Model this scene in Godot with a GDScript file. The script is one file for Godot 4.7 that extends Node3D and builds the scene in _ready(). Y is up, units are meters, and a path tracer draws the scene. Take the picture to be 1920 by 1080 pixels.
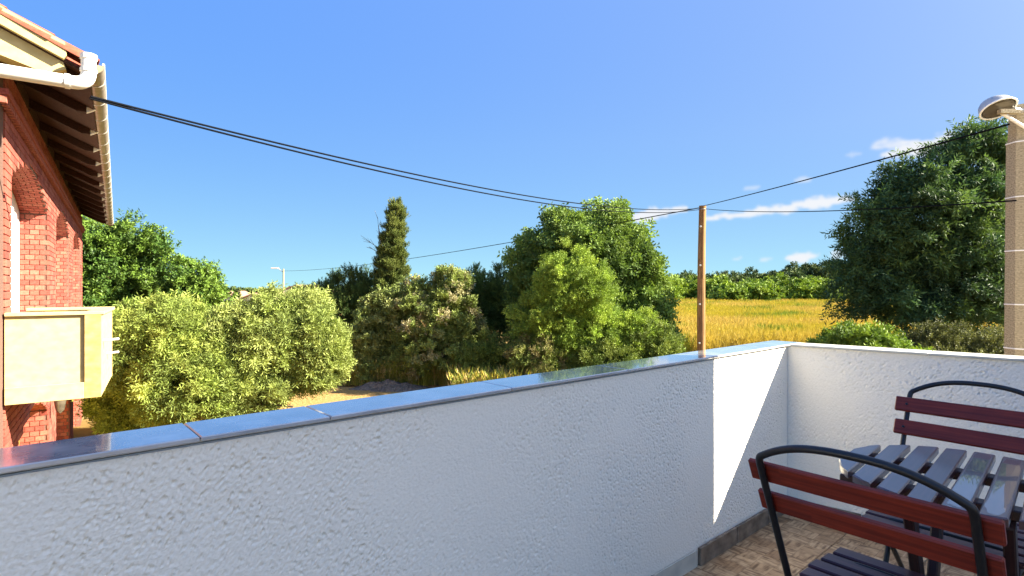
extends Node3D
# A balcony with a bistro set, a brick house next door, trees and a dry field beyond.
const F := 1050.0          # focal length of the photograph in its pixels (1920 wide)
const EYE := 1.21          # camera height over the balcony floor
const GROUND := -3.0
const D1 := Vector2(0.7498, 0.6616)    # long parapet, running away (x, depth)
const D2 := Vector2(0.7414, -0.6711)   # short parapet, running to the right
const CORNER := Vector2(1.50, 3.05)
const TOP := 0.893         # underside of the coping
var rng := RandomNumberGenerator.new()
var used := {}
var M := {}

# ---------------------------------------------------------------- mesh helpers
class MB:
	var v := PackedVector3Array()
	var n := PackedVector3Array()
	var uv := PackedVector2Array()
	var c := PackedColorArray()
	var colored := false
	var tint := Color.WHITE
	var xf := Transform3D()
	func vert(p: Vector3, nn: Vector3, t := Vector2.ZERO) -> void:
		v.append(xf * p)
		n.append((xf.basis * nn).normalized())
		uv.append(t)
		if colored:
			c.append(tint)
	func tri(a: Vector3, b: Vector3, d: Vector3, hint: Vector3) -> void:
		var g := (d - a).cross(b - a)
		if g.dot(hint) < 0.0:
			var s := b
			b = d
			d = s
			g = -g
		g = g.normalized()
		vert(a, g)
		vert(b, g)
		vert(d, g)
	func quad(a: Vector3, b: Vector3, d: Vector3, e: Vector3, hint: Vector3, uvs: Array = []) -> void:
		var g := (d - a).cross(b - a)
		var us: Array = uvs if uvs.size() == 4 else [Vector2(0, 0), Vector2(1, 0), Vector2(1, 1), Vector2(0, 1)]
		var q := [a, b, d, e]
		if g.dot(hint) < 0.0:
			q = [a, e, d, b]
			us = [us[0], us[3], us[2], us[1]]
			g = -g
		g = g.normalized()
		for k in [0, 1, 2, 0, 2, 3]:
			vert(q[k], g, us[k])
	func squad(p: Array, nn: Array) -> void:   # smooth quad, wound to agree with its normals
		var g: Vector3 = (p[2] - p[0]).cross(p[1] - p[0])
		var order := [0, 1, 2, 0, 2, 3]
		if g.dot(nn[0] + nn[1] + nn[2] + nn[3]) < 0.0:
			order = [0, 3, 2, 0, 2, 1]
		for k in order:
			vert(p[k], nn[k])
	func box(lo: Vector3, hi: Vector3) -> void:
		var x0 := lo.x; var x1 := hi.x
		var y0 := lo.y; var y1 := hi.y
		var z0 := lo.z; var z1 := hi.z
		quad(Vector3(x0, y0, z0), Vector3(x0, y0, z1), Vector3(x0, y1, z1), Vector3(x0, y1, z0), Vector3.LEFT)
		quad(Vector3(x1, y0, z0), Vector3(x1, y0, z1), Vector3(x1, y1, z1), Vector3(x1, y1, z0), Vector3.RIGHT)
		quad(Vector3(x0, y0, z0), Vector3(x1, y0, z0), Vector3(x1, y0, z1), Vector3(x0, y0, z1), Vector3.DOWN)
		quad(Vector3(x0, y1, z0), Vector3(x1, y1, z0), Vector3(x1, y1, z1), Vector3(x0, y1, z1), Vector3.UP)
		quad(Vector3(x0, y0, z0), Vector3(x1, y0, z0), Vector3(x1, y1, z0), Vector3(x0, y1, z0), Vector3.FORWARD)
		quad(Vector3(x0, y0, z1), Vector3(x1, y0, z1), Vector3(x1, y1, z1), Vector3(x0, y1, z1), Vector3.BACK)
	func chbox(lo: Vector3, hi: Vector3, b: float) -> void:   # box with chamfered edges
		var m := (lo + hi) * 0.5
		var h := (hi - lo) * 0.5
		b = minf(b, minf(h.x, minf(h.y, h.z)) * 0.9)
		var at := func(axis: int, s: Vector3) -> Vector3:
			var p := Vector3(h.x - b, h.y - b, h.z - b)
			p[axis] += b
			return m + p * s
		for axis in 3:
			var a1 := (axis + 1) % 3
			var a2 := (axis + 2) % 3
			for sg in [-1.0, 1.0]:
				var s := []
				for w in [[-1.0, -1.0], [1.0, -1.0], [1.0, 1.0], [-1.0, 1.0]]:
					var e := Vector3.ZERO
					e[axis] = sg
					e[a1] = w[0]
					e[a2] = w[1]
					s.append(at.call(axis, e))
				var hint := Vector3.ZERO
				hint[axis] = sg
				quad(s[0], s[1], s[2], s[3], hint)
			for s1 in [-1.0, 1.0]:
				for s2 in [-1.0, 1.0]:
					var e0 := Vector3.ZERO
					e0[a1] = s1
					e0[a2] = s2
					var ea := e0
					var eb := e0
					ea[axis] = -1.0
					eb[axis] = 1.0
					quad(at.call(a1, ea), at.call(a1, eb), at.call(a2, eb), at.call(a2, ea), e0)
		for sx in [-1.0, 1.0]:
			for sy in [-1.0, 1.0]:
				for sz in [-1.0, 1.0]:
					var e := Vector3(sx, sy, sz)
					tri(at.call(0, e), at.call(1, e), at.call(2, e), e)
	func tube(pts: Array, rad: Array, sides := 10, caps := true) -> void:
		var prev := []
		var prev_n := []
		var side := Vector3.ZERO
		var cnt := pts.size()
		for i in cnt:
			var d: Vector3 = pts[mini(i + 1, cnt - 1)] - pts[maxi(i - 1, 0)]
			d = d.normalized()
			if side == Vector3.ZERO:
				side = d.cross(Vector3.UP if absf(d.y) < 0.9 else Vector3.RIGHT).normalized()
			else:
				side = (side - d * side.dot(d)).normalized()
			var up := side.cross(d)
			var ring := []
			var rn := []
			for k in sides:
				var a := TAU * k / sides
				var o := side * cos(a) + up * sin(a)
				ring.append(pts[i] + o * float(rad[mini(i, rad.size() - 1)]))
				rn.append(o)
			if i > 0:
				for k in sides:
					var j := (k + 1) % sides
					squad([prev[k], prev[j], ring[j], ring[k]], [prev_n[k], prev_n[j], rn[j], rn[k]])
			if caps and (i == 0 or i == cnt - 1):
				for k in sides:
					tri(pts[i], ring[k], ring[(k + 1) % sides], d if i > 0 else -d)
			prev = ring
			prev_n = rn
	func prism(poly: Array, lo: float, hi: float) -> void:   # convex outline in x,y pushed along z
		var m := Vector3.ZERO
		for p in poly:
			m += Vector3(p.x, p.y, 0)
		m /= poly.size()
		for i in poly.size():
			var a: Vector2 = poly[i]
			var b: Vector2 = poly[(i + 1) % poly.size()]
			var mid := Vector3((a.x + b.x) / 2, (a.y + b.y) / 2, 0)
			quad(Vector3(a.x, a.y, lo), Vector3(b.x, b.y, lo), Vector3(b.x, b.y, hi), Vector3(a.x, a.y, hi), mid - m)
			tri(Vector3(m.x, m.y, lo), Vector3(a.x, a.y, lo), Vector3(b.x, b.y, lo), Vector3.FORWARD)
			tri(Vector3(m.x, m.y, hi), Vector3(a.x, a.y, hi), Vector3(b.x, b.y, hi), Vector3.BACK)
	func mesh() -> ArrayMesh:
		var a := []
		a.resize(Mesh.ARRAY_MAX)
		a[Mesh.ARRAY_VERTEX] = v
		a[Mesh.ARRAY_NORMAL] = n
		a[Mesh.ARRAY_TEX_UV] = uv
		if colored:
			a[Mesh.ARRAY_COLOR] = c
		var m := ArrayMesh.new()
		m.add_surface_from_arrays(Mesh.PRIMITIVE_TRIANGLES, a)
		return m

# ---------------------------------------------------------------- objects
func numbered(called: String) -> String:
	used[called] = used.get(called, -1) + 1
	return called if used[called] == 0 else "%s_%03d" % [called, used[called]]

func tag(o: Node, label: String, category := "", group := "", kind := "") -> Node:
	if label: o.set_meta("label", label)
	if category: o.set_meta("category", category)
	if group: o.set_meta("group", group)
	if kind: o.set_meta("kind", kind)
	return o

func thing(called: String, label: String, category: String, at := Vector3.ZERO, turn := 0.0, group := "") -> Node3D:
	var o := Node3D.new()
	o.name = numbered(called)
	add_child(o)
	o.position = at
	o.rotation.y = turn
	tag(o, label, category, group)
	return o

func put(called: String, mesh: Mesh, m: Material, parent: Node) -> MeshInstance3D:
	var o := MeshInstance3D.new()
	o.mesh = mesh
	o.material_override = m
	if parent == self:
		o.name = numbered(called)
	else:
		o.name = called
	parent.add_child(o, true)
	return o

func pt(d: Vector2, y: float) -> Vector3:      # plan (x, depth) and height
	return Vector3(d.x, y, -d.y)

func at(px: float, py: float, depth: float) -> Vector3:   # where a point of the photograph lies at that depth
	return Vector3((px - 960.0) / F * depth, EYE + (540.0 - py) / F * depth, -depth)

func on_ground(px: float, depth: float) -> Vector3:
	return Vector3((px - 960.0) / F * depth, GROUND, -depth)

# ---------------------------------------------------------------- materials
func lin(r: float, g: float, b: float) -> Color:
	return Color(r, g, b).linear_to_srgb()

func mat(col: Color, rough := 0.8, spec := 0.5) -> StandardMaterial3D:
	var m := StandardMaterial3D.new()
	m.albedo_color = col.linear_to_srgb()
	m.roughness = rough
	m.metallic_specular = spec
	return m

func noise_tex(freq: float, lo: Color, hi: Color, size := 512, octaves := 4, sd := 1, kind := FastNoiseLite.TYPE_SIMPLEX_SMOOTH, mid := -1.0, midc := Color.WHITE) -> NoiseTexture2D:
	var f := FastNoiseLite.new()
	f.noise_type = kind
	f.frequency = freq
	f.fractal_octaves = octaves
	f.seed = sd
	var t := NoiseTexture2D.new()
	t.width = size
	t.height = size
	t.seamless = true
	t.noise = f
	var g := Gradient.new()
	g.set_color(0, lo)
	g.set_color(1, hi)
	if mid >= 0.0:
		g.add_point(mid, midc)
	t.color_ramp = g
	return t

func tri_map(m: StandardMaterial3D, per_metre: float, tex: Texture2D, bump: Texture2D = null, depth_cm := 0.0, world := true) -> StandardMaterial3D:
	m.uv1_triplanar = true
	m.uv1_world_triplanar = world
	m.uv1_scale = Vector3.ONE * per_metre
	m.albedo_texture = tex
	if bump:
		m.heightmap_enabled = true
		m.heightmap_texture = bump
		m.heightmap_scale = depth_cm
	return m

func wood_image(base: Color, dark: Color, sd: int, stretch := 14.0) -> ImageTexture:   # long grain along u
	var f := FastNoiseLite.new()
	f.seed = sd
	f.frequency = 0.035
	f.fractal_octaves = 4
	var im := Image.create(256, 256, false, Image.FORMAT_RGB8)
	for y in 256:
		for x in 256:
			var k := clampf(f.get_noise_2d(x / stretch * 2.0, y * 2.2) * 0.9 + 0.5, 0, 1)
			var w := clampf(f.get_noise_3d(x * 0.7, y * 0.7, 50.0) * 1.3 + 0.5, 0, 1)
			im.set_pixel(x, y, base.lerp(dark, k * 0.75 + w * 0.25))
	return ImageTexture.create_from_image(im)

func leaf_mat(through := 0.5, rough := 0.45) -> StandardMaterial3D:
	var m := StandardMaterial3D.new()
	m.albedo_color = Color.WHITE
	m.vertex_color_use_as_albedo = true
	m.roughness = rough
	m.metallic_specular = 0.28
	m.backlight_enabled = true
	m.backlight = Color(through, through, through * 0.55).linear_to_srgb()
	m.cull_mode = BaseMaterial3D.CULL_DISABLED
	return m

func make_materials() -> void:
	var grain := noise_tex(0.09, Color(0.86, 0.86, 0.85), Color(1, 1, 1), 512, 4, 3, FastNoiseLite.TYPE_SIMPLEX_SMOOTH, 0.32, Color(0.985, 0.985, 0.98))
	var rough_bump := noise_tex(0.11, Color.BLACK, Color.WHITE, 512, 5, 5)
	M.stucco = tri_map(mat(Color(0.92, 0.87, 0.765), 0.92, 0.3), 2.2, grain, rough_bump, 0.12)
	M.render_plain = tri_map(mat(Color(0.8, 0.79, 0.77), 0.9, 0.3), 1.1, grain)
	var stone := noise_tex(0.012, Color(0.72, 0.74, 0.77), Color(1, 1, 1), 512, 5, 8)
	M.coping = []
	for k in 4:
		var m: StandardMaterial3D = tri_map(mat(Color(0.56, 0.56, 0.56).lerp(Color(0.60, 0.585, 0.57), k / 3.0), 0.05 + 0.02 * k, 1.0), 1.3, stone)
		m.clearcoat_enabled = true
		m.clearcoat = 1.0
		m.clearcoat_roughness = 0.04
		m.uv1_offset = Vector3(k * 0.37, k * 0.21, k * 0.53)
		M.coping.append(m)
	M.coping_light = tri_map(mat(Color(0.74, 0.70, 0.58), 0.55, 0.4), 1.3, stone)
	M.grout = mat(Color(0.10, 0.085, 0.07), 0.95, 0.2)
	M.skirting = tri_map(mat(Color(0.36, 0.29, 0.22), 0.5, 0.45), 3.0, noise_tex(0.02, Color(0.5, 0.46, 0.42), Color(1, 1, 1), 256, 5, 12))
	M.tiles = []
	for k in 4:
		M.tiles.append(tile_material(20 + k))
	# furniture
	M.iron = mat(Color(0.012, 0.012, 0.014), 0.38, 0.5)
	M.iron = tri_map(M.iron, 8.0, noise_tex(0.05, Color(0.6, 0.6, 0.6), Color(1, 1, 1), 128, 3, 4), noise_tex(0.05, Color.BLACK, Color.WHITE, 128, 3, 4), 0.03, false)
	M.red_wood = []
	for k in 3:
		var m := mat(Color(1, 1, 1), 0.42, 0.34)
		m.albedo_texture = wood_image(Color(lin(0.27, 0.034, 0.015)), Color(lin(0.12, 0.014, 0.008)), 31 + k)
		m.clearcoat_enabled = true
		m.clearcoat = 0.2
		m.clearcoat_roughness = 0.35
		M.red_wood.append(m)
	M.seat_wood = []
	M.table_wood = []
	for k in 3:
		var m := mat(Color(1, 1, 1), 0.45, 0.4)
		m.albedo_texture = wood_image(Color(lin(0.090, 0.028, 0.036)), Color(lin(0.040, 0.014, 0.020)), 41 + k)
		m.clearcoat_enabled = true
		m.clearcoat = 0.12
		m.clearcoat_roughness = 0.3
		M.seat_wood.append(m)
		var w: StandardMaterial3D = m.duplicate()
		w.roughness = 0.30
		w.metallic_specular = 0.6
		w.clearcoat = 0.55
		w.clearcoat_roughness = 0.20
		M.table_wood.append(w)
	M.post_wood = mat(Color(1, 1, 1), 0.5, 0.5)
	M.post_wood.albedo_texture = wood_image(Color(lin(0.045, 0.012, 0.010)), Color(lin(0.018, 0.006, 0.006)), 51)
	M.water = StandardMaterial3D.new()
	M.water.albedo_color = Color(1, 1, 1, 0.03)
	M.water.transparency = BaseMaterial3D.TRANSPARENCY_ALPHA
	M.water.roughness = 0.02
	M.water.metallic_specular = 0.5
	# brick house
	M.mortar = tri_map(mat(Color(0.22, 0.13, 0.105), 0.95, 0.2), 3.0, noise_tex(0.05, Color(0.65, 0.65, 0.65), Color(1, 1, 1), 256, 4, 14))
	var bt := noise_tex(0.03, Color(0.70, 0.66, 0.64), Color(1, 1, 1), 256, 5, 15)
	M.brick = []
	for k in 5:
		var c: Color = [Color(0.40, 0.105, 0.078), Color(0.45, 0.13, 0.095), Color(0.33, 0.082, 0.062), Color(0.42, 0.115, 0.082), Color(0.47, 0.16, 0.115)][k]
		M.brick.append(tri_map(mat(c, 0.85, 0.35), 4.0, bt, noise_tex(0.09, Color.BLACK, Color.WHITE, 256, 4, 16), 0.15))
	M.cream = tri_map(mat(Color(0.55, 0.46, 0.235), 0.85, 0.3), 0.9, noise_tex(0.02, Color(0.88, 0.86, 0.80), Color(1, 1, 1), 512, 5, 17))
	M.cream_stain = tri_map(mat(Color(0.54, 0.42, 0.16), 0.85, 0.3), 0.9, noise_tex(0.02, Color(0.80, 0.74, 0.62), Color(1, 1, 1), 512, 5, 18))
	M.white_paint = tri_map(mat(Color(0.80, 0.80, 0.76), 0.6, 0.4), 1.5, noise_tex(0.02, Color(0.9, 0.9, 0.9), Color(1, 1, 1), 256, 4, 19))
	M.pvc = mat(Color(0.74, 0.73, 0.69), 0.4, 0.5)
	M.gutter = tri_map(mat(Color(0.30, 0.25, 0.175), 0.45, 0.5), 1.5, noise_tex(0.02, Color(0.75, 0.72, 0.66), Color(1, 1, 1), 256, 4, 21))
	M.rafter = tri_map(mat(Color(0.075, 0.032, 0.020), 0.8, 0.3), 3.0, noise_tex(0.05, Color(0.5, 0.5, 0.5), Color(1, 1, 1), 256, 4, 22))
	M.board = tri_map(mat(Color(0.10, 0.045, 0.03), 0.85, 0.3), 3.0, noise_tex(0.05, Color(0.5, 0.5, 0.5), Color(1, 1, 1), 256, 4, 23))
	M.roof_tile = []
	for k in 3:
		M.roof_tile.append(tri_map(mat([Color(0.45, 0.13, 0.07), Color(0.52, 0.19, 0.11), Color(0.38, 0.11, 0.07)][k], 0.85, 0.3), 3.0, bt))
	M.yellow_door = tri_map(mat(Color(0.62, 0.42, 0.10), 0.6, 0.4), 1.0, noise_tex(0.02, Color(0.85, 0.82, 0.78), Color(1, 1, 1), 256, 4, 24))
	M.shutter = mat(Color(0.20, 0.12, 0.07), 0.6, 0.4)
	# poles
	M.concrete = tri_map(mat(Color(0.52, 0.45, 0.32), 0.92, 0.25), 1.6, noise_tex(0.05, Color(0.62, 0.60, 0.56), Color(1, 1, 1), 512, 5, 25), noise_tex(0.12, Color.BLACK, Color.WHITE, 256, 4, 26), 0.15)
	M.pole_wood = mat(Color(1, 1, 1), 0.85, 0.3)
	M.pole_wood.albedo_texture = wood_image(Color(lin(0.42, 0.25, 0.10)), Color(lin(0.13, 0.065, 0.03)), 27, 22.0)
	M.cable = mat(Color(0.006, 0.007, 0.010), 0.95, 0.15)
	M.steel = mat(Color(0.55, 0.55, 0.53), 0.4, 0.5)
	M.steel.metallic = 0.6
	M.lamp_metal = mat(Color(0.50, 0.48, 0.44), 0.35, 0.5)
	M.lamp_metal.metallic = 0.5
	M.lamp_glass = mat(Color(0.085, 0.07, 0.05), 0.2, 0.5)
	# ground
	var gtex := noise_tex(0.008, Color(0.55, 0.48, 0.36), Color(1, 1, 1), 512, 6, 28)
	M.ground = tri_map(mat(Color(0.30, 0.22, 0.09), 0.97, 0.15), 0.09, gtex)
	M.dirt = tri_map(mat(Color(0.52, 0.36, 0.15), 0.95, 0.15), 0.5, noise_tex(0.03, Color(0.66, 0.60, 0.52), Color(1, 1, 1), 512, 6, 29), noise_tex(0.06, Color.BLACK, Color.WHITE, 512, 5, 30), 3.0)
	M.rubble = tri_map(mat(Color(0.30, 0.26, 0.22), 0.95, 0.2), 0.9, noise_tex(0.03, Color(0.5, 0.48, 0.46), Color(1, 1, 1), 256, 5, 31), noise_tex(0.05, Color.BLACK, Color.WHITE, 256, 5, 32), 6.0)
	M.hill = tri_map(mat(Color(0.05, 0.07, 0.03), 0.97, 0.1), 0.02, noise_tex(0.03, Color(0.5, 0.5, 0.5), Color(1, 1, 1), 256, 5, 33))
	M.bark = tri_map(mat(Color(0.13, 0.10, 0.07), 0.95, 0.2), 1.2, noise_tex(0.04, Color(0.4, 0.4, 0.4), Color(1, 1, 1), 256, 5, 34), noise_tex(0.06, Color.BLACK, Color.WHITE, 256, 5, 35), 2.0)
	M.dead = mat(Color(0.16, 0.13, 0.10), 0.95, 0.2)
	M.far_wall = mat(Color(0.72, 0.66, 0.58), 0.9, 0.2)
	M.far_roof = tri_map(mat(Color(0.50, 0.30, 0.22), 0.9, 0.2), 0.6, bt)
	M.fence = mat(Color(0.06, 0.05, 0.045), 0.6, 0.4)
	M.leaf = leaf_mat(0.5, 0.55)
	M.leaf_gloss = leaf_mat(0.4, 0.42)
	M.needle = leaf_mat(0.25, 0.6)
	M.straw = leaf_mat(0.5, 0.7)

func tile_material(sd: int) -> StandardMaterial3D:
	# a ceramic tile printed with short strips of weathered board
	var f := FastNoiseLite.new()
	f.seed = sd
	f.frequency = 0.03
	f.fractal_octaves = 5
	var r := RandomNumberGenerator.new()
	r.seed = sd
	var im := Image.create(256, 256, false, Image.FORMAT_RGB8)
	var tone := []
	for k in 16:
		tone.append(r.randf())
	for y in 256:
		for x in 256:
			var bx := x / 64
			var by := y / 64
			var flip := (bx + by) % 2 == 0
			var u := float(x if flip else y)
			var w := float(y if flip else x)
			var t: float = tone[by * 4 + bx]
			var k := f.get_noise_3d(u * 0.35, w * 2.6, 40.0 * t) * 0.9 + 0.5
			var s := f.get_noise_2d(x * 0.8 + 300, y * 0.8) * 0.8 + 0.5
			var c := Color(0.62, 0.50, 0.37).lerp(Color(0.80, 0.70, 0.56), t * 0.8)
			c = c.lerp(Color(0.36, 0.26, 0.17), clampf(k * k * 0.9 + (s - 0.5) * 0.5, 0, 0.9))
			if x % 64 < 1 or y % 64 < 1:
				c = c.darkened(0.3)
			im.set_pixel(x, y, c)
	var m := mat(Color(1, 1, 1), 0.42, 0.45)
	m.albedo_texture = ImageTexture.create_from_image(im)
	return m

# ---------------------------------------------------------------- sky
func make_sky(sun: Vector3, exposure: float) -> ImageTexture:
	var w := 2048
	var h := 1024
	var data := PackedFloat32Array()
	data.resize(w * h * 3)
	var fn := FastNoiseLite.new()
	fn.seed = 7
	fn.frequency = 0.02
	fn.fractal_octaves = 5
	var l := func(r: float, g: float, b: float) -> Color: return Color(r / 255.0, g / 255.0, b / 255.0).srgb_to_linear()
	var horizon: Color = l.call(186, 244, 254)
	var middle: Color = l.call(90, 158, 255)
	var zenith: Color = l.call(92, 152, 250)
	var pale: Color = l.call(222, 236, 255)
	var white: Color = l.call(246, 248, 252)
	# clouds: [x0, y0, x1, y1 (in degrees right of the lens axis and above the horizon), half thickness in degrees, strength]
	var clouds := []
	for c in [[1172, 414, 1285, 392, 0.42, 1.15], [1318, 412, 1440, 396, 0.30, 0.95], [1420, 394, 1596, 374, 0.42, 1.0], [1640, 276, 1700, 272, 0.55, 0.75], [1652, 290, 1812, 262, 0.55, 1.15], [1492, 338, 1520, 336, 0.16, 0.5], [1394, 354, 1424, 350, 0.14, 0.4], [1476, 484, 1532, 478, 0.42, 0.95], [1426, 488, 1446, 486, 0.16, 0.5], [1376, 486, 1390, 483, 0.14, 0.45], [1590, 290, 1612, 288, 0.14, 0.35], [1560, 482, 1580, 470, 0.3, 0.6]]:
		var a0 := atan((c[0] - 960.0) / F)
		var a1 := atan((c[2] - 960.0) / F)
		clouds.append([rad_to_deg(a0), rad_to_deg(atan((540.0 - c[1]) / F * cos(a0))), rad_to_deg(a1), rad_to_deg(atan((540.0 - c[3]) / F * cos(a1))), c[4], c[5]])
	for y in h:
		var el := (0.5 - (y + 0.5) / h) * PI
		var ed := rad_to_deg(el)
		var ce := cos(el)
		var se := sin(el)
		var up := maxf(ed, 0.0)
		var base := horizon.lerp(middle, 1.0 - exp(-up / 9.0)).lerp(zenith, smoothstep(8.0, 75.0, up))
		for x in w:
			var c := base
			if ed > -2.0:
				var az := wrapf((x + 0.5) / w * TAU, -PI, PI)
				var cg := sun.x * sin(az) * ce + sun.y * se - sun.z * cos(az) * ce
				var k := 0.5 + 0.5 * cg
				k = k * k
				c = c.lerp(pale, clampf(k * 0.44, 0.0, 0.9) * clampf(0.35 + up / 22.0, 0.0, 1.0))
				c = c.lerp(white, 0.7 * pow(maxf(cg, 0.0), 5.0)) * (1.0 + 2.6 * pow(maxf(cg, 0.0), 9.0))  # glow round the sun boosted and whitened to lift the shaded walls
				if ed < 20.0 and ed > 1.0 and az > 0.1 and az < 0.85:
					var ad := rad_to_deg(az)
					var nn := fn.get_noise_2d(ad * 14.0, ed * 42.0)
					var n2 := fn.get_noise_2d(ad * 60.0 + 90.0, ed * 90.0)
					var cover := 0.0
					for q in clouds:
						var ab := Vector2(q[2] - q[0], q[3] - q[1])
						var ap := Vector2(ad - q[0], ed - q[1])
						var t := clampf(ap.dot(ab) / ab.length_squared(), 0.0, 1.0)
						var dist := (ap - ab * t).length() / float(q[4]) / (0.45 + 0.9 * sin(PI * clampf(t * 0.84 + 0.08, 0, 1)))
						if dist < 2.5:
							cover = maxf(cover, smoothstep(1.15, 0.25, dist + nn * 1.1 + n2 * 0.55) * float(q[5]))
					c = c.lerp(white, clampf(cover, 0.0, 0.96))
			var i := (y * w + x) * 3
			data[i] = c.r / exposure
			data[i + 1] = c.g / exposure
			data[i + 2] = c.b / exposure
	return ImageTexture.create_from_image(Image.create_from_data(w, h, false, Image.FORMAT_RGBF, data.to_byte_array()))

# ---------------------------------------------------------------- balcony
func wall_grid(origin: Vector2, dir: Vector2, inward: Vector2, length: float, height: float, y0: float, cell: float, sd: int) -> ArrayMesh:
	# the inner face of a parapet as trowelled render with real relief
	var nx := int(length / cell)
	var ny := int(height / cell)
	var f := FastNoiseLite.new()
	f.seed = sd
	f.frequency = 105.0
	f.fractal_octaves = 2
	var g := FastNoiseLite.new()
	g.seed = sd + 1
	g.frequency = 110.0
	g.noise_type = FastNoiseLite.TYPE_CELLULAR
	g.cellular_return_type = FastNoiseLite.RETURN_DISTANCE
	var low := FastNoiseLite.new()
	low.seed = sd + 2
	low.frequency = 1.8
	var hgt := PackedFloat32Array()
	hgt.resize((nx + 1) * (ny + 1))
	for j in ny + 1:
		for i in nx + 1:
			var u := i * length / nx
			var v := j * height / ny
			var a := f.get_noise_2d(u, v * 1.25)
			var patch := clampf(0.55 + low.get_noise_2d(u, v) * 1.3, 0.1, 1.0)
			var pit := smoothstep(0.30, 0.55, f.get_noise_2d(u * 0.62 + 40.0, v * 0.62 - 9.0) + 0.12 * g.get_noise_2d(u, v))
			hgt[j * (nx + 1) + i] = a * 0.0017 * (0.5 + patch) - pit * 0.0060 * patch + low.get_noise_2d(u * 0.8, v * 0.8 + 7.0) * 0.0012
	var v3 := PackedVector3Array()
	var n3 := PackedVector3Array()
	var idx := PackedInt32Array()
	var d3 := pt(dir, 0)
	var in3 := pt(inward, 0)
	for j in ny + 1:
		for i in nx + 1:
			var hh := hgt[j * (nx + 1) + i]
			v3.append(pt(origin, y0) + d3 * (i * length / nx) + Vector3(0, j * height / ny, 0) + in3 * hh)
			var dx := (hgt[j * (nx + 1) + mini(i + 1, nx)] - hgt[j * (nx + 1) + maxi(i - 1, 0)]) / (2.0 * cell)
			var dy := (hgt[mini(j + 1, ny) * (nx + 1) + i] - hgt[maxi(j - 1, 0) * (nx + 1) + i]) / (2.0 * cell)
			n3.append((in3 - d3 * dx - Vector3.UP * dy).normalized())
	var flip := d3.cross(Vector3.UP).dot(in3) > 0.0
	for j in ny:
		for i in nx:
			var a := j * (nx + 1) + i
			var b := a + 1
			var c := a + nx + 2
			var d := a + nx + 1
			idx.append_array(PackedInt32Array([a, c, b, a, d, c]) if flip else PackedInt32Array([a, b, c, a, c, d]))
	var arr := []
	arr.resize(Mesh.ARRAY_MAX)
	arr[Mesh.ARRAY_VERTEX] = v3
	arr[Mesh.ARRAY_NORMAL] = n3
	arr[Mesh.ARRAY_INDEX] = idx
	var m := ArrayMesh.new()
	m.add_surface_from_arrays(Mesh.PRIMITIVE_TRIANGLES, arr)
	return m

func frame_of(origin: Vector2, dir: Vector2, inward: Vector2) -> Transform3D:   # x along the wall, y up, z into the balcony
	return Transform3D(Basis(pt(dir, 0), Vector3.UP, pt(inward, 0)), pt(origin, 0))

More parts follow.
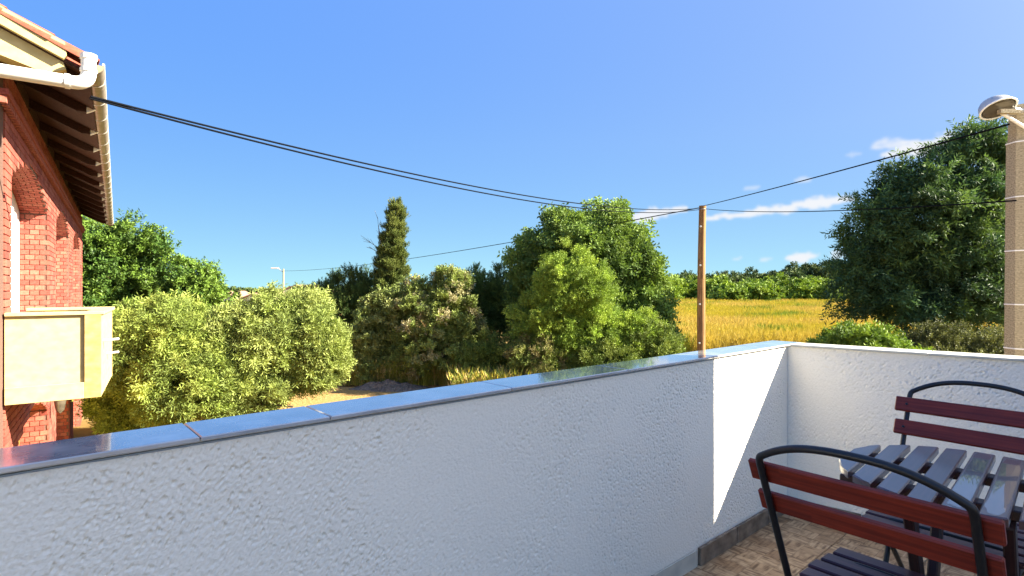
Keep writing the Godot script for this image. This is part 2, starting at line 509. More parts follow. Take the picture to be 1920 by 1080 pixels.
func balcony() -> void:
	var in1 := Vector2(D1.y, -D1.x)            # into the balcony from the long parapet
	var in2 := Vector2(D2.y, -D2.x)            # and from the short one
	var thick := 0.135
	# floor slab and tiles
	var fl := MeshInstance3D.new()
	fl.name = "floor"
	var mb := MB.new()
	var back := CORNER - D1 * 5.6
	var far := CORNER + D2 * 5.6
	var fourth := back + D2 * 5.6
	mb.quad(pt(back, 0), pt(CORNER, 0), pt(far, 0), pt(fourth, 0), Vector3.UP)
	mb.quad(pt(back, -0.18), pt(CORNER, -0.18), pt(far, -0.18), pt(fourth, -0.18), Vector3.DOWN)
	fl.mesh = mb.mesh()
	fl.material_override = M.grout
	add_child(fl)
	tag(fl, "balcony floor of weathered board-print tiles with dark joints", "", "", "structure")
	var tile_meshes := []
	var side := 0.325
	for k in 4:
		var t := MB.new()
		var c := 0.0025
		var hs := side / 2
		var corners := [Vector3(-hs, 0.005, -hs), Vector3(hs, 0.005, -hs), Vector3(hs, 0.005, hs), Vector3(-hs, 0.005, hs)]
		var uvs := []
		for q in 4:
			uvs.append([Vector2(0, 0), Vector2(1, 0), Vector2(1, 1), Vector2(0, 1)][(q + k) % 4])
		t.quad(corners[0], corners[1], corners[2], corners[3], Vector3.UP, uvs)
		for q in 4:
			var a: Vector3 = corners[q]
			var b: Vector3 = corners[(q + 1) % 4]
			var o := (a + b) * 0.5
			o.y = 0
			var push := o.normalized() * c
			t.quad(a, b, b + push - Vector3(0, 0.004, 0), a + push - Vector3(0, 0.004, 0), o)
		tile_meshes.append(t.mesh())
	var made := 0
	for j in 14:
		for i in 14:
			var p := CORNER - D1 * ((i + 0.42) * (side + 0.007)) + D2 * ((j + 0.47) * (side + 0.007))
			if p.y < 0.3 or p.x < -0.5 or p.x > 3.4:
				continue
			var o := put("floor_tile", tile_meshes[rng.randi() % 4], M.tiles[rng.randi() % 4], fl)
			o.transform = Transform3D(Basis(pt(D1, 0), Vector3.UP, pt(-Vector2(D1.y, -D1.x), 0) * -1.0), pt(p, 0.0 + rng.randf() * 0.0008))
			made += 1
	# long parapet
	var w1 := thing("parapet_wall", "long white roughcast balcony parapet with glossy grey stone coping", "parapet", pt(CORNER, 0))
	var inv := Transform3D(Basis(), -pt(CORNER, 0))
	var len1 := 5.4
	var r := put("rendered_face", wall_grid(CORNER - D1 * 3.75, D1, in1, 3.75, TOP - 0.007, 0.0, 0.0037, 100), M.stucco, w1)
	r.transform = inv
	var core := MB.new()
	core.xf = inv * frame_of(CORNER, D1, in1)
	core.box(Vector3(-len1, -3.0, -thick), Vector3(thick, TOP - 0.006, -0.012))
	put("wall_body", core.mesh(), M.render_plain, w1)
	var bed := MB.new()
	bed.xf = core.xf
	bed.box(Vector3(-len1, TOP - 0.0035, -thick + 0.004), Vector3(-0.0, TOP + 0.0018, -0.009))
	put("mortar_bed", bed.mesh(), M.render_plain, w1)
	var joints := [0.0, 0.24, 0.81, 1.43, 2.01, 2.585, 2.862, 3.44, 4.02, 4.6, 5.2]
	for k in joints.size() - 1:
		var s := MB.new()
		s.xf = core.xf
		var tilt := (rng.randf() - 0.5) * 0.0014
		var x1: float = -joints[k] - 0.0012
		var x0: float = -joints[k + 1] + 0.0012
		if k == 0:
			x1 = 0.15
		s.chbox(Vector3(x0, TOP + 0.002, -0.147), Vector3(x1, TOP + 0.0125 + tilt, 0.012), 0.0022)
		var o := put("coping_slab", s.mesh(), M.coping[(k * 3 + 1) % 4], w1)
		o.rotation.z = 0.0
	# short parapet
	var w2 := thing("parapet_wall", "short white roughcast parapet behind the table with thin cream coping", "parapet", pt(CORNER, 0))
	var len2 := 1.386
	r = put("rendered_face", wall_grid(CORNER, D2, in2, len2, TOP, 0.0, 0.0055, 300), M.stucco, w2)
	r.transform = inv
	var core2 := MB.new()
	core2.xf = inv * frame_of(CORNER, D2, in2)
	core2.box(Vector3(0.0, -3.0, -thick), Vector3(len2, TOP - 0.004, -0.012))
	put("wall_body", core2.mesh(), M.render_plain, w2)
	var x := 0.02
	while x < len2:
		var s := MB.new()
		s.xf = core2.xf
		s.chbox(Vector3(x + 0.001, TOP + 0.0, -0.147), Vector3(minf(x + 0.6, len2) - 0.001, TOP + 0.011, 0.010), 0.002)
		put("coping_slab", s.mesh(), M.coping_light, w2)
		x += 0.6
	# skirting tiles
	for k in 3:
		var s := MB.new()
		s.xf = core.xf
		s.chbox(Vector3(-0.33 * (k + 1) + 0.003 + 0.06, 0.004, 0.004), Vector3(-0.33 * k - 0.003 + (0.0 if k == 0 else 0.06), 0.082, 0.018), 0.0015)
		put("skirting_tile", s.mesh(), M.skirting, w1)
	for k in 2:
		var s := MB.new()
		s.xf = core.xf
		s.chbox(Vector3(-0.935 - 0.33 * (k + 1) + 0.003, 0.004, 0.0035), Vector3(-0.935 - 0.33 * k - 0.003, 0.078, 0.010), 0.0015)
		put("skirting_tile", s.mesh(), M.coping_light if k == 0 else M.skirting, w1)
	for k in 4:
		var s := MB.new()
		s.xf = core2.xf
		s.chbox(Vector3(0.02 + 0.33 * k + 0.003, 0.004, 0.004), Vector3(0.02 + 0.33 * (k + 1) - 0.003, 0.075, 0.016), 0.0015)
		put("skirting_tile", s.mesh(), M.skirting, w2)
	# the house the balcony belongs to: its wing shades the balcony from the low sun on the right
	var hs2 := thing("rendered_house", "white rendered house wing rising at the end of the short parapet", "house", pt(CORNER, GROUND))
	var wing := MB.new()
	wing.xf = Transform3D(Basis(), -pt(CORNER, GROUND)) * frame_of(CORNER, D2, in2)
	wing.box(Vector3(1.387, -3.0, -0.34), Vector3(7.2, 4.1, 0.0))
	put("wall", wing.mesh(), M.render_plain, hs2)
	var below := MB.new()
	below.xf = Transform3D(Basis(), -pt(CORNER, GROUND))
	var a := pt(CORNER, -0.185)
	var b := pt(back, -0.185)
	var c2 := pt(fourth, -0.185)
	var d := pt(far, -0.185)
	var dn := Vector3(0, -2.815, 0)
	below.quad(b, c2, c2 + dn, b + dn, pt(-D1, 0))
	below.quad(c2, d, d + dn, c2 + dn, pt(D2, 0))
	put("lower_wall", below.mesh(), M.render_plain, hs2)
	var roof := MB.new()
	roof.xf = wing.xf
	roof.box(Vector3(1.387, 4.1, -0.36), Vector3(7.3, 4.2, 0.03))
	put("cornice", roof.mesh(), M.render_plain, hs2)

# ---------------------------------------------------------------- furniture
func arc_points(pts: Array, radius: float, steps := 6) -> Array:   # round the inner corners of a path
	var out := [pts[0]]
	for i in range(1, pts.size() - 1):
		var p: Vector3 = pts[i]
		var a: Vector3 = (pts[i - 1] - p).normalized()
		var b: Vector3 = (pts[i + 1] - p).normalized()
		var r := minf(radius, minf((pts[i - 1] - p).length(), (pts[i + 1] - p).length()) * 0.48)
		for k in steps + 1:
			var t := float(k) / steps
			var p0 := p + a * r
			var p2 := p + b * r
			out.append(p0.lerp(p, t).lerp(p.lerp(p2, t), t))
	out.append(pts[-1])
	return out

func chair(label: String, where: Vector2, facing: Vector2) -> void:
	# local axes: x to the sitter's right as seen from behind... +z is where the chair faces, y up; the origin lies under the top back slat
	var t := thing("folding_chair", label, "chair", pt(where, 0.005), 0.0, "bistro chairs at the table")
	var fz := pt(facing, 0).normalized()
	t.transform.basis = Basis(Vector3.UP.cross(fz).normalized(), Vector3.UP, fz)
	var lean := Vector3(0, -1, 0.46).normalized()
	var hw := 0.197
	var top := Vector3(0, 0.835, -0.018)
	var side_at := func(y: float) -> float: return (0.80 - y) * 0.46
	# back frame: hoop over the slats, legs running forward to the front feet
	var pts := []
	pts.append(Vector3(-hw, 0.008, side_at.call(0.008)))
	pts.append(Vector3(-hw, 0.45, side_at.call(0.45)))
	pts.append(Vector3(-hw, 0.80, side_at.call(0.80)))
	for k in 13:
		var u := -1.0 + 2.0 * k / 12.0
		var y := 0.815 + 0.052 * (1.0 - pow(absf(u), 2.6))
		pts.append(Vector3(u * hw * 0.985, y, side_at.call(y)))
	pts.append(Vector3(hw, 0.80, side_at.call(0.80)))
	pts.append(Vector3(hw, 0.45, side_at.call(0.45)))
	pts.append(Vector3(hw, 0.008, side_at.call(0.008)))
	var mb := MB.new()
	mb.tube(arc_points(pts, 0.03), [0.0085], 12)
	put("back_frame", mb.mesh(), M.iron, t)
	# front frame: a loop under the seat, legs running back to the rear feet
	var hw2 := 0.172
	var q := [Vector3(-hw2, 0.008, -0.03), Vector3(-hw2, 0.46, 0.40), Vector3(hw2, 0.46, 0.40), Vector3(hw2, 0.008, -0.03)]
	mb = MB.new()
	mb.tube(arc_points(q, 0.05, 8), [0.008], 12)
	put("front_frame", mb.mesh(), M.iron, t)
	for s in [-1.0, 1.0]:
		mb = MB.new()
		mb.chbox(Vector3(s * 0.184 - 0.003, 0.428, 0.09), Vector3(s * 0.184 + 0.003, 0.448, 0.475), 0.001)
		put("seat_rail", mb.mesh(), M.iron, t)
		mb = MB.new()
		mb.tube([Vector3(s * 0.165, 0.235, side_at.call(0.235)), Vector3(s * 0.205, 0.235, side_at.call(0.235))], [0.006], 8)
		put("hinge_bolt", mb.mesh(), M.steel, t)
		mb = MB.new()
		mb.tube([Vector3(s * hw, 0.0, side_at.call(0.0)), Vector3(s * hw, 0.022, side_at.call(0.022))], [0.011, 0.0105], 10)
		put("foot_cap", mb.mesh(), M.iron, t)
	mb = MB.new()
	mb.tube([Vector3(-hw, 0.10, side_at.call(0.10)), Vector3(hw, 0.10, side_at.call(0.10))], [0.006], 8)
	put("stretcher", mb.mesh(), M.iron, t)
	# back slats
	var tilt := Basis(Vector3.RIGHT, -atan(0.46))
	for k in 2:
		var y := 0.772 - k * 0.078
		mb = MB.new()
		slat(mb, Transform3D(tilt, Vector3(0, y, side_at.call(y) + 0.0165)), 0.468 - k * 0.012, 0.054, 0.014)
		var o := put("back_slat", mb.mesh(), M.red_wood[rng.randi() % 3], t)
		for s in [-1.0, 1.0]:
			var sm := MB.new()
			var cpos := Vector3(s * hw, y, side_at.call(y) + 0.0165) + tilt * Vector3(0, 0, 0.0075)
			sm.tube([cpos, cpos + tilt * Vector3(0, 0, 0.002)], [0.005, 0.004], 8)
			put("screw", sm.mesh(), M.iron, o)
	# seat slats
	for k in 6:
		mb = MB.new()
		slat(mb, Transform3D(Basis(Vector3.RIGHT, PI / 2 + 0.0), Vector3(0, 0.457, 0.125 + k * 0.064)), 0.43 - 0.012 * absf(k - 3.0), 0.050, 0.018)
		put("seat_slat", mb.mesh(), M.seat_wood[rng.randi() % 3], t)

func slat(mb: MB, xf: Transform3D, length: float, width: float, thick: float) -> void:   # a board with eased edges, its grain along u
	mb.xf = xf
	var start := mb.v.size()
	mb.chbox(Vector3(-length / 2, -width / 2, -thick / 2), Vector3(length / 2, width / 2, thick / 2), 0.0035)
	var inv := xf.affine_inverse()
	var off := rng.randf() * 3.0
	for i in range(start, mb.v.size()):
		var p := inv * mb.v[i]
		mb.uv[i] = Vector2(p.x * 1.6 + off, (p.y + p.z * 0.9) * 5.0 + off * 2.0)
	mb.xf = Transform3D()

func table() -> void:
	var centre := Vector2(1.21, 1.475)
	var t := thing("bistro_table", "round slatted dark wood bistro table with wet slats", "table", pt(centre, 0.005))
	var along := pt(Vector2(0.71, 0.704), 0).normalized()
	t.transform.basis = Basis(along, Vector3.UP, along.cross(Vector3.UP))    # x along the slats, +z towards the short parapet's far end
	var R := 0.302
	var pitch := 0.0668
	for k in 9:
		var z := (k - 4) * pitch
		var w := 0.0505
		# a board cut to the circle
		var outline := []
		var m := 7
		for i in m:
			var zz := z - w / 2 + w * i / (m - 1)
			outline.append(Vector2(sqrt(maxf(R * R - zz * zz, 0.0004)), zz))
		for i in m:
			var zz := z + w / 2 - w * i / (m - 1)
			outline.append(Vector2(-sqrt(maxf(R * R - zz * zz, 0.0004)), zz))
		var mb := MB.new()
		var y0 := 0.688
		var y1 := 0.708
		var inset := 0.003
		var cm := Vector2(0, z)
		for i in outline.size():
			var a: Vector2 = outline[i]
			var b: Vector2 = outline[(i + 1) % outline.size()]
			var ai := a - (a - cm).sign() * inset
			var bi := b - (b - cm).sign() * inset
			var hint := Vector3(a.x + b.x - 2 * cm.x, 0, a.y + b.y - 2 * cm.y)
			mb.quad(Vector3(a.x, y0, a.y), Vector3(b.x, y0, b.y), Vector3(b.x, y1 - inset, b.y), Vector3(a.x, y1 - inset, a.y), hint)
			mb.quad(Vector3(a.x, y1 - inset, a.y), Vector3(b.x, y1 - inset, b.y), Vector3(bi.x, y1, bi.y), Vector3(ai.x, y1, ai.y), hint + Vector3(0, 0.2, 0))
			mb.tri(Vector3(cm.x, y1, cm.y), Vector3(ai.x, y1, ai.y), Vector3(bi.x, y1, bi.y), Vector3.UP)
			mb.tri(Vector3(cm.x, y0, cm.y), Vector3(a.x, y0, a.y), Vector3(b.x, y0, b.y), Vector3.DOWN)
		var off := rng.randf() * 3.0
		for i in mb.v.size():
			mb.uv[i] = Vector2(mb.v[i].x * 1.6 + off, (mb.v[i].z + mb.v[i].y) * 5.0)
		var o := put("table_slat", mb.mesh(), M.table_wood[rng.randi() % 3], t)
		if k >= 4:
			var water := MB.new()
			var half := sqrt(R * R - pow(absf(z) + w / 2, 2.0)) - 0.012
			var ring := []
			for i in 40:
				var a := TAU * i / 40.0
				var ex := signf(cos(a)) * pow(absf(cos(a)), 0.28) * half * (1.0 + 0.035 * sin(a * 5.0 + k))
				var ez := signf(sin(a)) * pow(absf(sin(a)), 0.4) * (w / 2 - 0.006) * (1.0 + 0.10 * sin(a * 7.0 + k * 2.0))
				ring.append(Vector3(ex, y1 + 0.0007, z + ez))
			for i in 40:
				water.tri(Vector3(0, y1 + 0.0010, z), ring[i], ring[(i + 1) % 40], Vector3.UP)
			put("water_film", water.mesh(), M.water, o)
	for s in [-1.0, 1.0]:
		var mb := MB.new()
		mb.chbox(Vector3(s * 0.13 - 0.022, 0.662, -0.27), Vector3(s * 0.13 + 0.022, 0.6875, 0.27), 0.003)
		put("batten", mb.mesh(), M.post_wood, t)
		for d in [-1.0, 1.0]:
			mb = MB.new()
			var a := Vector3(d * 0.15, 0.66, s * 0.098 + d * 0.014)
			var b := Vector3(-d * 0.19, 0.0, s * 0.098 + d * 0.014)
			var dir := (b - a).normalized()
			var bs := Basis(dir, Vector3(0, 0, 1).cross(dir).normalized(), Vector3(0, 0, 1))
			slat(mb, Transform3D(bs, (a + b) * 0.5), (b - a).length(), 0.05, 0.024)
			put("leg", mb.mesh(), M.post_wood, t)
	var mbx := MB.new()
	mbx.tube([Vector3(-0.02, 0.33, -0.12), Vector3(-0.02, 0.33, 0.12)], [0.012], 10)
	put("cross_bar", mbx.mesh(), M.post_wood, t)

# ---------------------------------------------------------------- brick house next door
# local axes of the house: x = along the facade away from us, y = height over the balcony floor, z = out of the facade
const ARCHES := [[0.49, 4.42], [5.80, 9.33], [10.70, 14.0]]
const WALL_END := 15.24
const WALL_TOP := 3.50
const RECESS := 0.36

func arch_top(t: float, a: Array, upper: bool) -> float:
	var m: float = (a[0] + a[1]) / 2
	var half: float = (a[1] - a[0]) / 2
	var rise := 0.37
	var r := (half * half + rise * rise) / (2 * rise)
	return (2.80 if upper else -0.40) - (r - sqrt(maxf(r * r - (t - m) * (t - m), 0.0)))

func in_opening(t: float, y: float) -> bool:
	for a in ARCHES:
		if t > a[0] and t < a[1]:
			if y > 0.0 and y < arch_top(t, a, true): return true
			if y <= 0.0 and y < arch_top(t, a, false): return true
	return false

func brick_house() -> void:
	var u := Vector2(-0.576, 0.8174)
	var nrm := Vector2(0.8174, 0.576)
	var root := thing("brick_house", "red brick house with three arched bays, deep timber eaves and cream balcony", "house")
	root.transform = Transform3D(Basis(pt(u, 0), Vector3.UP, pt(nrm, 0)), pt(Vector2(-5.08, 5.6), 0))
	var T := root.transform
	# wall body
	var mb := MB.new()
	var zf := -0.010
	var ts := [-0.35]
	for a in ARCHES:
		for k in 25:
			ts.append(lerpf(a[0], a[1], k / 24.0))
	ts.append(WALL_END)
	for i in ts.size() - 1:
		var ta: float = ts[i]
		var tb: float = ts[i + 1]
		var mid := (ta + tb) / 2
		var inside := false
		for a in ARCHES:
			if mid > a[0] and mid < a[1]:
				inside = true
				for up in [true, false]:
					var ya := arch_top(ta, a, up)
					var yb := arch_top(tb, a, up)
					var yt := WALL_TOP if up else 0.0
					mb.quad(Vector3(ta, ya, zf), Vector3(tb, yb, zf), Vector3(tb, yt, zf), Vector3(ta, yt, zf), Vector3.BACK)
					mb.quad(Vector3(ta, ya, zf), Vector3(tb, yb, zf), Vector3(tb, yb, -RECESS - 0.1), Vector3(ta, ya, -RECESS - 0.1), Vector3.DOWN)
		if not inside:
			mb.quad(Vector3(ta, -3, zf), Vector3(tb, -3, zf), Vector3(tb, WALL_TOP, zf), Vector3(ta, WALL_TOP, zf), Vector3.BACK)
	for a in ARCHES:
		for e in 2:
			mb.quad(Vector3(a[e], -3, zf), Vector3(a[e], 2.45, zf), Vector3(a[e], 2.45, -RECESS - 0.1), Vector3(a[e], -3, -RECESS - 0.1), Vector3.RIGHT if e == 0 else Vector3.LEFT)
		mb.box(Vector3(a[0], -0.15, -RECESS - 0.1), Vector3(a[1], 0.0, -0.012))
	mb.quad(Vector3(-0.35, -3, zf), Vector3(-0.35, WALL_TOP + 0.5, zf), Vector3(-0.35, WALL_TOP + 3, -8), Vector3(-0.35, -3, -8), Vector3.LEFT)
	mb.quad(Vector3(WALL_END, -3, zf), Vector3(WALL_END, WALL_TOP, zf), Vector3(WALL_END, WALL_TOP + 3, -8), Vector3(WALL_END, -3, -8), Vector3.RIGHT)
	var wall := put("wall", mb.mesh(), M.mortar, root)
	# recess backs
	for a in ARCHES:
		mb = MB.new()
		mb.box(Vector3(a[0] + 0.02, 0.0, -RECESS - 0.06), Vector3(a[1] - 0.001, 2.9, -RECESS))
		put("recess_panel", mb.mesh(), M.white_paint, root)
		mb = MB.new()
		mb.box(Vector3(a[0] + 0.02, -3.0, -RECESS - 0.06), Vector3(a[1] - 0.001, -0.16, -RECESS))
		put("recess_panel", mb.mesh(), M.yellow_door, root)
	# bricks: [distance rank, centre, size, basis]
	var bricks := []
	var ch := 0.082
	var jt := 0.011
	var j := 0
	var y := -3.0
	while y < WALL_TOP - 0.05:
		var t := -0.35 - (0.125 if j % 2 == 1 else 0.0)
		while t < WALL_END:
			var run := -1.0
			for q in 5:
				var tq := t + 0.0625 * q
				var open := q == 4 or tq + 0.031 < -0.35 or tq + 0.031 > WALL_END or in_opening(tq + 0.031, y + 0.036)
				if not open and run < 0.0:
					run = tq
				elif open and run >= 0.0:
					var t0 := run + jt / 2
					var t1 := tq - jt / 2
					bricks.append([Vector3((t0 + t1) / 2, y + (ch - jt) / 2, -0.008 + rng.randf() * 0.003), Vector3(t1 - t0, ch - jt, 0.022), Basis()])
					run = -1.0
			t += 0.25
		# jambs facing us
		for a in ARCHES:
			if y > 0.0 and y < 2.40 or y < -0.82:
				var o := -RECESS + (0.0 if j % 2 == 0 else -0.06)
				while o < -0.02:
					var o0 := maxf(o, -RECESS) + jt / 2
					var o1 := minf(o + 0.125, -0.012) - jt / 2
					if o1 - o0 > 0.025:
						bricks.append([Vector3(a[1] - 0.002 - rng.randf() * 0.003, y + (ch - jt) / 2, (o0 + o1) / 2), Vector3(0.020, ch - jt, o1 - o0), Basis()])
					o += 0.125
		y += ch
		j += 1
	# arch soffits
	for a in ARCHES:
		for up in [true, false]:
			var n := int((a[1] - a[0]) / 0.083)
			for k in n:
				var tm: float = lerpf(a[0], a[1], (k + 0.5) / n)
				var slope := (arch_top(tm + 0.02, a, up) - arch_top(tm - 0.02, a, up)) / 0.04
				var bs := Basis(Vector3.BACK, atan(slope))
				var shift := 0.0 if k % 2 == 0 else -0.06
				for q in 4:
					var o0 := maxf(-RECESS + shift + 0.125 * q, -RECESS) + jt / 2
					var o1 := minf(-RECESS + shift + 0.125 * (q + 1), -0.012) - jt / 2
					if o1 - o0 > 0.025:
						bricks.append([Vector3(tm, arch_top(tm, a, up) - 0.002 - rng.randf() * 0.003, (o0 + o1) / 2), Vector3((a[1] - a[0]) / n - jt, 0.02, o1 - o0), bs])
	# those that show largest in the photograph are single parts, the rest one part
	var ranked := []
	for b in bricks:
		var p: Vector3 = T * b[0] - Vector3(0, EYE, 0)
		var ix := 960.0 + F * p.x / -p.z
		var iy := 540.0 - F * p.y / -p.z
		var seen := p.z < 0 and ix > -8.0 and iy > 150.0 and iy < 840.0 and not (ix > 8.0 and iy > 590.0 and iy < 742.0)
		ranked.append([p.length() if seen else 1000.0 + p.length(), b])
	ranked.sort_custom(func(a, b): return a[0] < b[0])
	var unit := MB.new()
	unit.chbox(Vector3(-0.5, -0.5, -0.5), Vector3(0.5, 0.5, 0.5), 0.05)
	var um := unit.mesh()
	var rest := [MB.new(), MB.new(), MB.new(), MB.new(), MB.new()]
	for i in ranked.size():
		var b: Array = ranked[i][1]
		var xf := Transform3D((b[2] as Basis) * Basis.from_scale(b[1]), b[0])
		if i < 290:
			var o := put("brick", um, M.brick[rng.randi() % 5], wall)
			o.transform = xf
		else:
			var r: MB = rest[rng.randi() % 5]
			r.xf = Transform3D(b[2], b[0])
			r.box(-b[1] / 2, b[1] / 2)
	for k in 5:
		var o := put("brickwork", rest[k].mesh(), M.brick[k], wall)
		o.set_meta("kind", "stuff")
	# dentils under the eaves
	var joined := MB.new()
	var dm := MB.new()
	dm.chbox(Vector3(-0.03, -0.035, 0), Vector3(0.03, 0.035, 0.055), 0.003)
	var dmesh := dm.mesh()
	for k in 130:
		var c := Vector3(-0.30 + k * 0.12, 3.02, 0.006)
		if k < 50:
			put("dentil", dmesh, M.brick[4], wall).position = c
		else:
			joined.box(c + Vector3(-0.03, -0.035, 0), c + Vector3(0.03, 0.035, 0.055))
	put("dentil_course", joined.mesh(), M.brick[4], wall).set_meta("kind", "stuff")
	mb = MB.new()
	mb.chbox(Vector3(-0.34, 3.058, 0.004), Vector3(WALL_END, 3.12, 0.075), 0.004)
	put("string_course", mb.mesh(), M.brick[0], wall)
	# eaves
	var under := func(o: float) -> float: return 3.30 + (0.70 - o) * 0.466
	mb = MB.new()
	mb.prism([Vector2(0.70, under.call(0.70)), Vector2(-4.4, under.call(-4.4)), Vector2(-4.4, under.call(-4.4) + 0.03), Vector2(0.70, under.call(0.70) + 0.03)], -0.60, WALL_END + 0.35)
	var turn := Basis(Vector3(0, 0, 1), Vector3.UP, Vector3(1, 0, 0))    # x,y of an outline -> out, up; z -> along
	var fix := func(m: MB) -> MB:
		for i in m.v.size():
			m.v[i] = Vector3(m.v[i].z, m.v[i].y, m.v[i].x)
			m.n[i] = Vector3(m.n[i].z, m.n[i].y, m.n[i].x)
		for i in range(0, m.v.size(), 3):     # swapping two axes mirrors: turn the faces round again
			var a: Vector3 = m.v[i + 1]; m.v[i + 1] = m.v[i + 2]; m.v[i + 2] = a
			a = m.n[i + 1]; m.n[i + 1] = m.n[i + 2]; m.n[i + 2] = a
		return m
	var roof := put("roof", fix.call(mb).mesh(), M.board, root)
	for k in 14:
		var t := -0.42 + 1.15 * k
		mb = MB.new()
		mb.prism([Vector2(0.63, under.call(0.63) - 0.004), Vector2(0.63, under.call(0.63) - 0.07), Vector2(0.54, under.call(0.54) - 0.115), Vector2(-0.05, under.call(-0.05) - 0.115), Vector2(-0.05, under.call(-0.05) - 0.004)], t - 0.045, t + 0.045)
		put("rafter", fix.call(mb).mesh(), M.rafter, roof)
		mb = MB.new()
		mb.prism([Vector2(0.72, 3.31), Vector2(0.632, under.call(0.632) - 0.006), Vector2(0.632, under.call(0.632) - 0.075)], t - 0.03, t + 0.03)
		put("rafter_wedge", fix.call(mb).mesh(), M.white_paint, roof)  # white wedge between each rafter end and the gutter
	# the beams' boards between rafters
	for k in 13:
		var t := -0.42 + 1.15 * k
		mb = MB.new()
		mb.box(Vector3(t + 0.045, WALL_TOP - 0.02, -0.02), Vector3(t + 1.105, WALL_TOP + 0.12, 0.012))
		put("eaves_board", mb.mesh(), M.board, roof)
	# barrel tiles
	var barrel := func(len: float, r: float) -> MB:
		var m := MB.new()
		for k in 8:
			var a0 := PI * k / 8.0
			var a1 := PI * (k + 1) / 8.0
			var r2 := r * 0.86
			var n0 := Vector3(cos(a0), sin(a0), 0)
			var n1 := Vector3(cos(a1), sin(a1), 0)
			m.squad([n0 * r, n1 * r, n1 * r2 - Vector3(0, 0, len), n0 * r2 - Vector3(0, 0, len)], [n0, n1, n1, n0])
			m.quad(n0 * r, n1 * r, n1 * (r - 0.014), n0 * (r - 0.014), Vector3.BACK)
			m.squad([n0 * (r - 0.014), n1 * (r - 0.014), n1 * (r2 - 0.014) - Vector3(0, 0, len), n0 * (r2 - 0.014) - Vector3(0, 0, len)], [-n0, -n1, -n1, -n0])
		return m
	var bmesh: Mesh = barrel.call(0.42, 0.105).mesh()
	var pitchb := Basis(Vector3.RIGHT, atan(0.466))
	var others := MB.new()
	for c in 75:
		for r in 12:
			var o := 0.74 - r * 0.345
			var p := Vector3(-0.575 + c * 0.215, under.call(o) + (0.047 if c > 0 else 0.105), o)
			if r == 0 and c < 30 or c == 0:
				put("roof_tile", bmesh, M.roof_tile[rng.randi() % 3], roof).transform = Transform3D(pitchb, p)
			else:
				others.xf = Transform3D(pitchb, p)
				for k in 5:
					var a0 := PI * k / 5.0
					var a1 := PI * (k + 1) / 5.0
					var n0 := Vector3(cos(a0), sin(a0), 0)
					var n1 := Vector3(cos(a1), sin(a1), 0)
					others.squad([n0 * 0.105, n1 * 0.105, n1 * 0.09 - Vector3(0, 0, 0.42), n0 * 0.09 - Vector3(0, 0, 0.42)], [n0, n1, n1, n0])
	put("tile_rows", others.mesh(), M.roof_tile[0], roof).set_meta("kind", "stuff")
	mb = MB.new()      # ends of the channel tiles, dark red
	mb.box(Vector3(-0.60, 3.335, 0.66), Vector3(WALL_END + 0.3, 3.40, 0.70))
	put("tile_bed", mb.mesh(), M.roof_tile[2], roof)
	# rake: two cream boards and the return
	mb = MB.new()
	mb.prism([Vector2(0.505, 3.405), Vector2(0.53, 3.44), Vector2(0.515, 3.565), Vector2(-4.4, 3.565 + 4.915 * 0.466), Vector2(-4.4, 3.405 + 4.905 * 0.466)], -0.66, -0.601)
	put("rake_board", fix.call(mb).mesh(), M.cream, roof)
	mb = MB.new()
	mb.prism([Vector2(0.52, 3.33), Vector2(0.50, 3.392), Vector2(-4.4, 3.392 + 4.9 * 0.466), Vector2(-4.4, 3.26 + 4.77 * 0.30), Vector2(0.37, 3.26)], -0.58, -0.352)
	put("rake_soffit", fix.call(mb).mesh(), M.cream, roof)
	# gutter and pipes
	mb = MB.new()
	for k in 10:
		var a0 := PI + PI * k / 10.0
		var a1 := PI + PI * (k + 1) / 10.0
		var n0 := Vector3(0, sin(a0), cos(a0))
		var n1 := Vector3(0, sin(a1), cos(a1))
		var c0 := Vector3(-0.66, 3.40, 0.735)
		var c1 := Vector3(WALL_END + 0.33, 3.36, 0.735)
		mb.squad([c0 + n0 * 0.085, c0 + n1 * 0.085, c1 + n1 * 0.085, c1 + n0 * 0.085], [n0, n1, n1, n0])
		mb.squad([c0 + n0 * 0.081, c0 + n1 * 0.081, c1 + n1 * 0.081, c1 + n0 * 0.081], [-n0, -n1, -n1, -n0])
		mb.tri(c0, c0 + n0 * 0.085, c0 + n1 * 0.085, Vector3.LEFT)
	var gut := put("gutter", mb.mesh(), M.gutter, root)
	for k in 22:
		mb = MB.new()
		var hoop := []
		for q in 13:
			var a := PI + PI * q / 12.0
			hoop.append(Vector3(-0.2 + k * 0.72, 3.40 - 0.0018 * k + sin(a) * 0.088, 0.735 + cos(a) * 0.088))
		mb.tube(hoop, [0.006], 6)
		put("strap", mb.mesh(), M.steel, gut)
	mb = MB.new()
	mb.tube([Vector3(-0.66, 3.415, 0.815), Vector3(WALL_END + 0.33, 3.375, 0.815)], [0.011], 8)
	put("bead", mb.mesh(), M.white_paint, gut)
	var pipe := [Vector3(-0.735, 3.44, 0.70), Vector3(-0.735, 3.17, 0.70), Vector3(-0.735, 3.15, -2.2)]
	mb = MB.new()
	mb.tube(arc_points(pipe, 0.12, 8), [0.062], 16)
	var dp := put("downpipe", mb.mesh(), M.pvc, root)
	for p in [[Vector3(-0.735, 3.17, 0.56), Vector3(-0.735, 3.17, 0.52)], [Vector3(-0.735, 3.32, 0.70), Vector3(-0.735, 3.29, 0.70)], [Vector3(-0.735, 3.46, 0.70), Vector3(-0.735, 3.41, 0.70)]]:
		mb = MB.new()
		mb.tube(p, [0.070], 16)
		put("collar", mb.mesh(), M.pvc, dp)
	# neighbour's balcony
	var bal := MeshInstance3D.new()
	bal.name = "balcony"
	mb = MB.new()
	var L := 1.75
	var P0 := 0.784
	var P1 := 0.87
	var y0 := 0.04
	var y1 := 0.925
